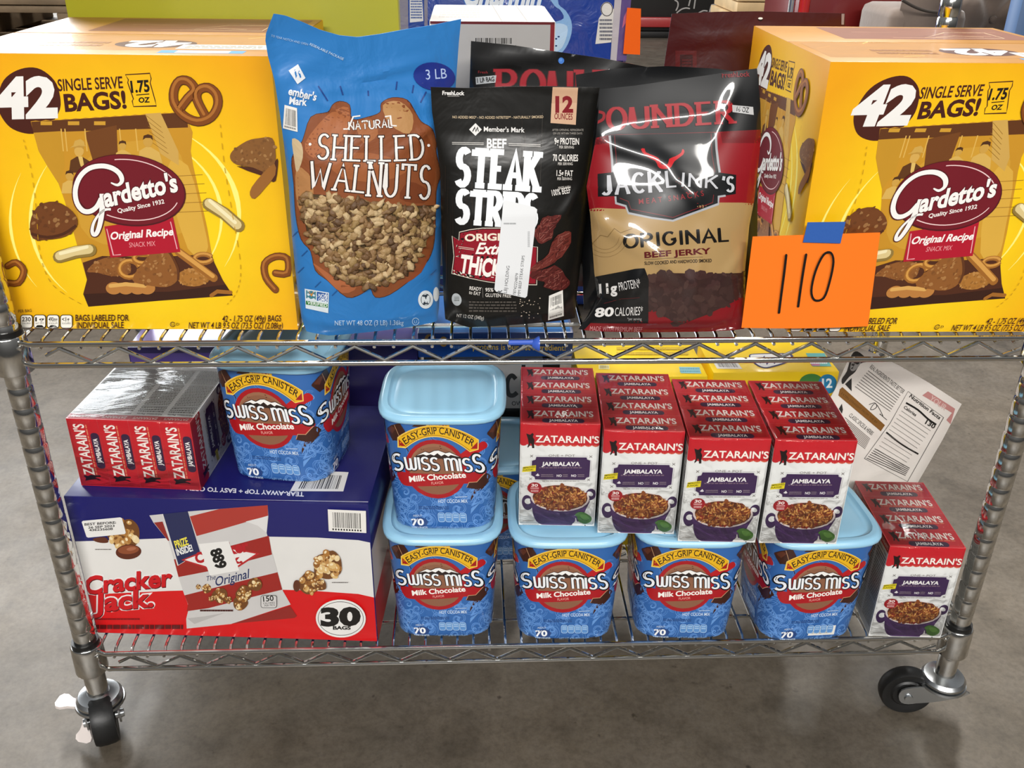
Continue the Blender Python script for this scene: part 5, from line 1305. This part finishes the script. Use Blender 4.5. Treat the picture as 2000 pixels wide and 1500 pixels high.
    a.text("MADE WITH PREMIUM BEEF", (126, 1284), (706, 1286), 50, '#c9888a', bold=.0, shear=.15); a.poly([(60, 1326), (770, 1318), (770, 1500), (60, 1500)], drk); a.text("98% FAT FREE", (218, 1372), (632, 1370), 42, '#c9c7c5', bold=.02)
    mb.build('pouch_film', GLOSS, t)
jerky_front()
def plain_pouch(label, loc, tilt, left, right, top, bot, T, col, draw, rz=0, film=None):
    mw = xf(loc, (math.radians(tilt), 0, math.radians(rz)))
    t = thing('jerky_pouch', label, 'bag', loc, rot=(math.radians(tilt), 0, math.radians(rz)), group='jerky pouches on the upper deck')
    P = Pouch(mw, left, right, top, bot, T, [(0, .3), (.1, .8), (.3, 1), (.6, .7), (.85, .15), (1, .03)], wr=[(-.03, .27, .1, .004, .002, .1), (.05, .24, .6, .005, .003, .04), (-.06, .2, -.5, .005, .003, .05), (0, .15, .2, .006, .003, .08)])
    mb = MB(); P.body(mb, col, 30, 36); a = P.art(mb); draw(a); mb.build('pouch_film', film or GLOSS, t); return t
def d_rear(a):
    a.frame(750, 0, 3.636)
    a.drawn("POUNDER", (812, 690), (2050, 700), 190, .28, '#5a1014', wh=.14, serif=.42, gap=.3); a.drawn("POUNDER", (812, 690), (2050, 700), 190, .22, '#98202a', wh=.1, serif=.38, gap=.3)
    a.poly([(650, 548), (798, 534), (792, 586), (654, 600)], '#aeb0b1'); a.text("1 LB BAG", (664, 588), (784, 576), 32, '#1b1b1c', bold=.03); a.text("Fresh", (668, 520), (736, 522), 18, '#8d2228'); a.ell(1258, 430, 21, 23, '#4478c8'); a.ell(1254, 424, 12, 12, '#5f92dc')
plain_pouch('black jerky pouch with red capitals peeking out behind the steak strips pouch', (.02, .140, H+.0054), -5, [(905, 600), (912, 300), (916, 200), (920, 80)], [(1290, 600), (1285, 300), (1278, 200), (1270, 132)], [(920, 80), (1000, 88), (1082, 100), (1180, 114), (1270, 132)], [(905, 600), (1290, 604)], .02, '#0d0c0c', d_rear)
plain_pouch('black jerky pouch tucked tightly between the front jerky pouch and the dark red pouch', (.150, .062, H+.0054), -9, [(1140, 610), (1132, 300), (1128, 200), (1124, 142)], [(1478, 612), (1480, 300), (1482, 200), (1482, 146)], [(1124, 146), (1200, 134), (1300, 129), (1400, 134), (1482, 148)], [(1140, 610), (1478, 612)], .014, '#101113', lambda a: None)
def d_red(a):
    a.frame(1220, 0, 7.69)
    a.rect(760, 760, 1080, 1180, '#4e0609'); a.rect(830, 820, 1020, 1180, '#2f0305'); a.fine(860, 880, 1000, 1100, '#4a0a0c', rows=5, seed=1)
    a.frame(1440, 0, 6.25); a.ell(281, 236, 28, 22, '#120303'); a.ell(281, 224, 28, 13, '#e9e6e2')
    a.poly([(1270, 165), (1306, 168), (1298, 300), (1268, 300)], '#8b7a78')
plain_pouch('dark red back of a jerky pouch with a hang hole, leaning behind the others', (.288, .338, H+.0054), -2, [(1290, 560), (1292, 300), (1294, 150), (1312, 27)], [(1660, 560), (1656, 300), (1652, 120), (1650, 26)], [(1312, 27), (1400, 23), (1480, 22), (1560, 24), (1650, 26)], [(1290, 560), (1660, 560)], .018, '#3c0508', d_red, film=SATIN)
# ---------------------------------------------------------------- further goods on the lower deck
def boxed(name, label, cat, loc, sx, sy, sz, col, part='body', material=None, rz=0, r=.0015, draw=None, group=None, kinds=None):
    """a carton: root at the bottom middle of its front"""
    t = thing(name, label, cat, loc, rz, group); mw = xf(loc, (0, 0, rz)); mb = MB(); mb.box(-sx/2, sx/2, 0, sy, 0, sz, col, r=r)
    if draw:
        f = flat_art(mb, mw, (0, 0, 0), (1, 0, 0), (0, 0, 1), clamp=(-sx/2+r, sx/2-r, r, sz-r)); tp = flat_art(mb, mw, (0, 0, sz), (1, 0, 0), (0, 1, 0), clamp=(-sx/2+r, sx/2-r, r, sy-r)); f.lift = tp.lift = 5e-4
        fm = metre_art(mb, (-sx/2, 0, 0), (1, 0, 0), (0, 0, 1)); tm = metre_art(mb, (-sx/2, 0, sz), (1, 0, 0), (0, 1, 0)); draw(f, tp, fm, tm)
    mb.build(part, material or CARD, t); return t
def d_purple(f, tp, fm, tm):
    fm.rect(.002, -.285, .12, -.004, '#5a4596'); fm.poly([(.12, -.285), (.17, -.285), (.13, -.004), (.12, -.004)], '#42307a'); tm.rect(.002, -.082, .1, -.002, '#9a8ac6')  # light on the top end is painted in as lilac
boxed('purple_carton', 'deep purple carton with its lit top end painted lilac, standing behind the popcorn carton', 'carton', (-.3640, .2905, .0035), .418, .084, .2945, '#2c2260', draw=d_purple)
def d_clow(f, tp, fm, tm):
    f.frame(0, 0, 1); f.rrect(880, 690, 1060, 797, 10, '#a9a7a5'); f.frame(640, 640, 4)
    f.line(smooth([(1470, 400), (1440, 372), (1410, 400), (1402, 460), (1415, 520), (1450, 528), (1480, 505)], 4, False), 34, '#1d1c1c'); f.line([(1530, 270), (1524, 535)], 30, '#1d1c1c'); f.text("OW", (1438, 606), (1520, 606), 32, '#1d1c1c', bold=.01)
boxed('black_carton', 'black carton with a grey lettered panel standing behind the stacked canisters', 'carton', (-.0450, .3100, .0035), .205, .084, .3000, '#121214', draw=d_clow)
def d_dog(f, tp, fm, tm):
    f.frame(640, 640, 4); f.ell(800, 90, 42, 44, '#b98a2a'); f.ell(805, 92, 24, 28, '#0d2a5c'); f.ell(905, 108, 32, 40, '#b98a2a'); f.ell(908, 110, 18, 24, '#0d2a5c'); f.fine(960, 130, 1120, 175, '#4f7ab4', rows=1, seed=2)
    f.text("proteins is our 1st ingredient!", (1135, 168), (1858, 178), 44, '#d6b645', bold=.012); tm.rect(.002, -.155, .214, -.002, '#1565b0'); tm.rect(.002, -.02, .214, -.012, '#2f86cf')
boxed('blue_carton', 'flat blue treat carton with yellow lettering just under the upper deck', 'carton', (-.0420, .2360, .3045), .218, .158, .0375, '#0f3f86', draw=d_dog)
def d_yel(k):
    def d(f, tp, fm, tm):
        if k:
            tp.frame(1120, 640, 3.571); tp.barcode([(965, 228), (1135, 232), (1178, 290), (1002, 288)], 6, digits=False)
            tp.poly(smooth([(1222, 195), (1300, 182), (1520, 185), (1500, 240), (1400, 275), (1330, 285), (1262, 255)], 3), '#23215e'); tp.poly(smooth([(1232, 198), (1300, 188), (1505, 190), (1480, 238), (1390, 268), (1330, 278), (1272, 250)], 3), '#ecebe8')
            tp.line([(1300, 250), (1330, 205), (1350, 255), (1380, 215), (1400, 250), (1440, 210)], 9, '#2a2a68')
            tp.poly([(1620, 180), (1772, 180), (1800, 272), (1668, 272)], '#56a9a4'); tp.poly([(1640, 232), (1712, 232), (1720, 268), (1662, 268)], '#b3688f'); tp.fine(1650, 200, 1770, 262, '#dfe9e6', rows=2, seed=3)
            f.frame(1120, 640, 3.571); f.ell(1660, 390, 88, 70, '#3f7f37'); f.ell(1772, 392, 66, 68, '#1a7bab'); f.text("12", (1735, 416), (1802, 416), 60, '#e6ecee', bold=.03); f.ell(1850, 480, 34, 42, '#1a7b8a'); fm.rect(.002, -.04, .18, -.004, '#d9a90c')
        else:
            tp.frame(1120, 640, 3.571); tp.barcode([(175, 262), (250, 262), (252, 292), (176, 292)], 8, digits=False, bg_='#f3e7a0'); tp.poly([(735, 275), (878, 278), (892, 322), (748, 320)], '#8fc0c8'); tp.fine(742, 280, 880, 316, '#5f9aa8', rows=2, seed=4)
            tp.fine(300, 130, 800, 200, '#c9a818', rows=2, seed=7, dens=3)
    return d
boxed('fruit_snack_carton', 'bright yellow snack box behind the second rice mix pack', 'carton', (.1630, .1950, .0035), .180, .105, .2885, '#f2cf14', draw=d_yel(0), group='small yellow boxes on the lower deck')
boxed('fruit_snack_carton', 'yellow snack box with a blue and green 12 badge behind the outermost rice mix packs', 'carton', (.3535, .2065, .0035), .180, .100, .2885, '#f0ca0a', draw=d_yel(1), group='small yellow boxes on the lower deck')
def white_pouch():
    loc = (.5000, .1830, .1900); ang = math.radians(30); mw = Matrix.Translation(loc) @ Matrix.Rotation(math.radians(-6), 4, 'X') @ Matrix.Rotation(ang, 4, 'Y')
    t = thing('snack_pouch', 'white pouch with nutrition facts on its back, leaning askew by the yellow box', 'bag', loc, rot=mw.to_euler())
    P = Pouch(mw, [(1532, 926), (1590, 830), (1630, 762), (1648, 722), (1670, 676)], [(1738, 1036), (1796, 936), (1840, 860), (1862, 818), (1878, 789)], [(1670, 676), (1712, 692), (1760, 716), (1815, 748), (1878, 789)], [(1532, 926), (1600, 962), (1680, 1006), (1738, 1036)], .014, stand=False, prof=[(0, .3), (.15, .9), (.4, 1), (.7, .6), (.9, .15), (1, .03)],
              wr=[(0, .02, .2, .006, .002, .08), (.03, -.03, 1.0, .006, .002, .05)])
    mb = MB(); P.body(mb, '#dcd5ce', 28, 34); a = P.art(mb); a.frame(1620, 660, 5)
    gr = '#2f2c2a'
    a.poly([(905, 560), (960, 520), (1225, 690), (1180, 840), (1140, 800), (1195, 730)], '#b8807c'); a.text("YOUR", (972, 600), (1120, 706), 50, '#cfb0aa', bold=.02)
    a.poly(smooth([(215, 165), (270, 130), (350, 190), (370, 230), (300, 250), (250, 330), (190, 380), (130, 450), (120, 400), (170, 320)], 3), '#35312f'); a.poly(smooth([(230, 200), (290, 190), (300, 250), (240, 320), (200, 300)], 3), '#8f8b88'); a.ell(270, 235, 22, 22, '#23211f'); a.poly([(150, 450), (215, 390), (215, 520)], gr); a.poly([(90, 690), (120, 640), (130, 700), (120, 740)], gr)
    a.text("REAL INGREDIENTS TASTE BETTER", (388, 290), (712, 545), 42, gr, bold=.0)
    for i in range(8): a.line([(375-i*18, 318+i*22), (690-i*14, 562+i*22)], 7, '#6d6763', hold=True)
    a.up(); a.poly([(100, 500), (125, 478), (540, 850), (498, 910), (85, 560)], '#7c5426'); a.text("EATEN STRAIGHT FROM THE BAG", (110, 545), (475, 850), 22, '#523513')
    a.line(smooth([(385, 650), (440, 632), (460, 670), (420, 700), (400, 690), (450, 640), (520, 760), (490, 740), (560, 800)], 4, False), 6, gr)
    a.text("CLASSIC SPICES & HERBS", (185, 762), (408, 950), 40, gr, bold=.0)
    for i in range(9): a.line([(150+i*14, 775+i*30), (395-i*6, 985+i*12)], 6, '#6d6763', hold=True)
    a.up()
    pan = [(765, 520), (1112, 775), (760, 1400), (340, 1175), (590, 830)]
    a.line(pan, 5, '#4a4644', closed=True); a.text("Nutrition Facts", (776, 575), (1068, 795), 34, gr, bold=.025)
    a.line(smooth([(745, 632), (860, 700), (960, 790), (1040, 845)], 4, False), 18, '#1b1918'); a.text("Calories", (720, 682), (835, 765), 30, gr, bold=.02); a.text("130", (930, 835), (1015, 885), 42, gr, bold=.03)
    a.line(smooth([(552, 920), (640, 990), (740, 1060), (865, 1132)], 4, False), 16, '#1b1918')
    for i in range(12): a.line([(700-i*24, 710+i*36 if i < 6 else 705+i*38), (985-i*26, 905+i*34)], 4, '#6f6a66', hold=True)
    a.up()
    for i in range(6): a.line([(440-i*16, 1080+i*18), (780-i*8, 1270+i*14)], 8, '#57524f', hold=True)
    a.up(); a.poly([(1275, 668), (1290, 664), (1272, 730), (1258, 742)], '#1b1918')
    mb.build('pouch_film', SATIN, t)
white_pouch()

# ---------------------------------------------------------------- rear of the upper deck
def d_wc(f, tp, fm, tm):
    fm.rect(.002, -.301, .1465, -.002, '#a5a2a0'); fm.rect(.1425, -.303, .1475, -.002, '#7c1a24'); fm.rect(.001, -.3035, .1475, -.3005, '#5c1218')  # grey front panel: shade painted over the white card
    f.frame(750, 0, 3.636); f.barcode([(610, 262), (940, 262), (940, 322), (610, 322)], 9, bg_='#a5a2a0', digits=False); tm.rect(.002, -.186, .1455, -.002, '#dedad6')
    tm.line([(.085, -.002), (.078, -.186)], .0012, '#b5b0ab'); tm.line([(.115, -.002), (.110, -.186)], .0012, '#b5b0ab'); tm.fine(.01, -.15, .06, -.03, '#cfc8c2', rows=5, seed=2)
boxed('white_carton', 'white carton with a barcode on its front, painted grey for shade, behind the black pouches', 'carton', (-.0478, .2150, H+.0040), .1485, .180, .3040, '#d9d6d2', draw=d_wc)
t = thing('lime_bin', 'lime green bin standing upright behind the yellow snack carton', 'bin', (-.3770, .3420, H+.0040))
m = MB(); LIME = mat('lime_plastic', '#a09c22', rough=.35, coat=.15, vary=.06, vscale=6, bump=(5, .15, .01)); w2 = .2105
m.box(-w2, w2, 0, .006, 0, .46, '#a9b22c', r=.002); m.box(-w2, -w2+.006, .0045, .033, 0, .46, '#a9b22c', r=.002); m.box(w2-.006, w2, .0045, .033, 0, .46, '#a9b22c', r=.002); m.box(-w2, w2, .0045, .033, 0, .006, '#a9b22c', r=.002)
m.box(-w2-.004, w2+.004, -.006, .0345, .445, .470, '#a9b22c', r=.004); m.build('tub', LIME, t)

# ---------------------------------------------------------------- things standing on the floor behind the rack
def at_y(px, py, Y): d = ray(px, py); return CAM+d*((Y-CAM[1])/d[1])
def tissue_pack():
    loc = (.0370, 1.500, ZF); t = thing('tissue_pack', 'blue film-wrapped bathroom tissue pack on the floor behind the rack', 'pack', loc); mw = xf(loc)
    mb = MB(); mb.box(-.286, .286, 0, .34, 0, .96, '#1b3a90', r=.035)
    f = flat_art(mb, mw, (0, 0, 0), (1, 0, 0), (0, 0, 1), clamp=(-.284, .284, .01, .95), base=2e-4, eps=1e-4); f.frame(750, 0, 3.636)
    f.poly([(105, -60), (310, -60), (312, 900), (112, 900)], '#7d7a90'); f.poly([(170, -60), (285, -60), (292, 900), (180, 900)], '#1d3f92'); f.poly([(182, -40), (268, -40), (280, 150), (184, 160)], '#d5d6da')
    f.fine(190, 0, 270, 135, '#2a4f9a', rows=7, seed=5)
    f.poly(smooth([(1150, -60), (1225, -60), (1240, 30), (1290, 75), (1330, 150), (1330, 240), (1290, 340), (1220, 400), (1080, 420), (1080, 180), (1190, 160), (1275, 130), (1250, 70), (1210, 40)], 3), '#86b0e0'); f.poly(smooth([(1100, 190), (1210, 165), (1300, 185), (1290, 280), (1240, 360), (1120, 380)], 3), '#b4d0ee')
    for x, y in ((1240, 260), (1222, 275), (1222, 325)): f.ell(x, y, 8, 6, '#1b3a72', hold=True)
    f.up(); f.text("Charmin", (560, 34), (1105, 30), 150, '#dfe6f2', bold=.04, shear=.25, out=(.03, '#2b6fc4'))
    f.poly([(1525, 130), (1560, 80), (1640, 60), (1640, 150), (1612, 300), (1500, 312)], '#d9d6d4'); f.ell(1582, 65, 44, 52, '#d9d6d4'); f.line([(1582+40*math.cos(q), 65+48*math.sin(q)) for q in (i*.4 for i in range(17))], 6, '#4a4a52'); f.fine(1530, 130, 1620, 290, '#565a6e', rows=6, seed=6)
    f.poly([(1640, -60), (1690, -60), (1650, 430), (1606, 430)], '#b9b3bd'); f.poly([(1690, -60), (1760, -60), (1720, 430), (1650, 430)], '#5a4a86'); f.poly([(1702, 120), (1730, 60), (1716, 160), (1690, 200)], '#c06a8a')
    mb.build('film', mat('pack_film', ink=True, rough=.22, coat=.5, bump=(14, .5, .01, 1)), t)
tissue_pack()
t = thing('hang_tag', 'blank orange tag hanging at the edge of the blue tissue pack', 'tag', (.326, 1.488, .595)); m = MB()
q = [at_y(*p, 1.486) for p in ((1225, 15), (1252, 17), (1250, 107), (1217, 105))]; q = [p-np.array((.326, 1.488, .595)) for p in q]
m.poly(q, '#ef6212'); m.poly([p+np.array((0, .0008, 0)) for p in q][::-1], '#ef6212'); m.build('sheet', CARDSTOCK, t)
# black machine cabinet with a red foot rail
mx = (at_y(1221, 72, 7.45)[0]+at_y(1446, 72, 7.45)[0])/2
t = thing('machine_cabinet', 'black cabinet with white swirls and a red foot rail, far behind the rack', 'cabinet', (mx, 7.42, ZF)); mw = xf((mx, 7.42, ZF))
m = MB(); m.box(-.56, .60, .03, .7, .05, 1.5, '#242322', r=.01); a = flat_art(m, mw, (0, .03, 0), (1, 0, 0), (0, 0, 1), base=.002, eps=3e-4); a.frame(1220, 0, 7.69)
for p in ([(750, 0), (795, 30), (800, 90), (770, 160)], [(780, 195), (850, 140), (920, 120), (980, 130)], [(1060, -10), (1050, 60), (1040, 130)], [(985, -10), (960, 90)], [(1110, 195), (1180, 160), (1245, 165)], [(1270, 195), (1300, 90), (1330, 70), (1490, 68), (1530, 15)]): a.line(smooth(p, 4, False), 20, '#c9c6c2')
m.build('body', mat('black_enamel', ink=True, rough=.5), t)
m = MB(); m.box(-.62, .66, -.02, .02, .085, .165, '#c23a3c', r=.01); m.build('foot_rail', mat('red_enamel', ink=True, rough=.35, coat=.4), t)
m = MB(); m.box(-.60, .64, .0, .66, 0, .05, '#141212', r=.005); m.build('plinth', MATS['black_enamel'], t)
# pale boards
bx = (at_y(1440, 20, 5.2)[0]+at_y(1537, 20, 5.2)[0])/2; bz = at_y(1488, 27, 5.2)[2]
t = thing('board_stack', 'stack of pale timber boards far behind the dark red pouch', 'timber', (bx, 5.2, ZF)); WOODP = mat('pale_timber', '#c9ab7e', rough=.6, vary=.15, vscale=9)
bh = (bz-ZF)/6
for i in range(8):
    m = MB(); m.box(-.158-.02*(i == 5), .150, 0, .6, i*bh, (i+1)*bh-.006, '#c9ab7e', r=.004); m.build('board', WOODP, t)
# red cabinet
t = thing('red_cabinet', 'dark red cabinet standing on the floor behind the dark red pouch', 'cabinet', (1.235, 2.50, ZF)); RED = mat('red_paint', '#6d0d0d', rough=.32, coat=.4)
m = MB(); m.box(-.165, .235, 0, .42, .06, 1.05, '#4a0808', r=.012); m.build('body', RED, t)
m = MB(); m.tube([(-.150, -.012, .05), (-.150, -.012, 1.05)], .019, '#b01c1c', 14); m.build('corner_tube', mat('bright_red_paint', '#b5201e', rough=.25, coat=.6), t)
m = MB(); m.tube([(-.190, .0, .0), (-.190, .0, 1.05)], .012, '#777777', 12); m.build('post', ZINC, t)
m = MB(); m.box(-.17, .24, .01, .40, 0, .06, '#161111', r=.004); m.build('plinth', BLACKP, t)
# tufted sofa
SOFA = mat('taupe_velvet', '#6f6055', rough=.85, sheen=.5, vary=.10, vscale=14, bump=(60, .3, .002))
t = thing('tufted_sofa', 'taupe button-tufted sofa on the floor behind the rack, at the rear post', 'sofa', (1.55, 2.22, ZF))
btn = [(-.02+.21*i+.105*(j % 2), .28+.155*j) for j in range(5) for i in range(5)]
bx_, bz_ = at_y(1957, 42, 2.25)[0]-1.55, at_y(1957, 42, 2.25)[2]-ZF
sh = (bx_-btn[11][0], bz_-btn[11][1]); btn = [(x+sh[0], z+sh[1]) for x, z in btn]
def tuft(x, z):
    d = min(math.hypot(x-b[0], z-b[1]) for b in btn); s2 = sorted(math.hypot(x-b[0], z-b[1]) for b in btn)
    val = .055*min(1, d/.10)**.6; fold = min(1, (s2[1]-s2[0])/.03); near = min(1, max(0, d-.02)/.05)
    # straight folds run from button to button on the diagonals
    g = 1.0
    for b in btn:
        for sx in (-1, 1):
            dx, dz = x-b[0], z-b[1]; L_ = math.hypot(.105, .155); ux, uz = sx*.105/L_, .155/L_; q = dx*ux+dz*uz; p = abs(dx*uz-dz*ux)
            if 0 <= q <= L_: g = min(g, .35+.65*min(1, p/.035))
    return val*g
m = MB(); m.grid(lambda u, v: (-.045+.75*u, .10-tuft(-.045+.75*u, .1+.75*v), .1+.75*v), 75, 75, '#8d7b6b'); m.box(-.045, .705, .10, .24, .1, .85, '#8d7b6b', r=.01); m.build('backrest', SOFA, t, angle=None)
for b in btn:
    if .1 < b[1] < .84 and -.04 < b[0] < .7:
        k = MB(); k.lathe([(.0, -.012), (.010, -.010), (.013, -.004), (.010, 0), (0, .001)], '#6d5d50', 12, o=(b[0], .105-.012, b[1]), ax='y'); k.build('button', SOFA, t)
m = MB(); m.grid(lambda u, v: (-.16+.115*math.sin(math.pi*(u-.5))*0+(-.13+.26*u)*(1-.25*v), -.06-.05*math.sin(math.pi*u)+.02*v, .1+.68*v), 14, 20, '#9c8b7a'); m.box(-.29, -.035, -.055, .22, .1, .74, '#9c8b7a', r=.03); m.build('armrest', SOFA, t, angle=None)
m = MB(); p0, p1 = at_y(1762, 0, 2.10), at_y(1850, 24, 2.10)
pts = [p0+(p1-p0)*i/14+np.array((0, 0, -.012*math.sin(math.pi*i/14))) for i in range(15)]; m.tube([p-np.array((1.55, 2.22, ZF)) for p in pts], .0045, '#3a322b', 8); m.build('welt_seam', mat('dark_welt', '#3a322b', rough=.8), t)
m = MB(); m.box(-.03, .70, -.42, .10, .1, .32, '#8d7b6b', r=.03); m.build('seat_cushion', SOFA, t)
for x in (-.24, .66):
    for y in (-.03, .18):
        m = MB(); m.lathe([(.018, 0), (.026, .1)], '#2b1c12', 12, o=(x, y, 0)); m.build('leg', mat('dark_wood', '#2b1c12', rough=.4), t)
# blue bin at the frame's right edge
p = at_y(1979, 40, 1.6); t = thing('blue_bin', 'slate blue bin at the right edge beside the tufted sofa', 'bin', (p[0]+.16, 1.6, ZF))
m = MB(); m.box(-.15, .20, 0, .07, 0, .95, '#3d587c', r=.02); m.box(-.15, .20, -.01, .08, .93, .97, '#3d587c', r=.01); m.build('tub', mat('blue_plastic', '#41608a', rough=.5, vary=.05), t)
# weathered pallets at the left
PAL = mat('weathered_wood', '#7a6750', rough=.8, vary=.35, vscale=7, bump=(30, .5, .004))
for k in range(6):
    z0 = ZF+k*.145+.001; t = thing('wooden_pallet', ('weathered wooden pallet, %s of the stack at the left behind the rack' % ('lowest', 'second from the bottom', 'middle one', 'fourth from the bottom', 'second from the top', 'topmost')[k]), 'pallet', (-1.75+.012*(k % 2), 2.2, z0), group='stacked pallets at the left')
    for y in (0, .18, .36, .54, .72): m = MB(); m.box(-.5, .5, y, y+.12, .122, .142, '#5e4f3f', r=.003); m.build('deck_board', PAL, t)
    for y in (0, .36, .72): m = MB(); m.box(-.5, .5, y, y+.12, 0, .02, '#5e4f3f', r=.003); m.build('bottom_board', PAL, t)
    for x in (-.5, -.05, .4): m = MB(); m.box(x, x+.1, 0, .84, .02, .122, '#5e4f3f', r=.003); m.build('stringer', PAL, t)
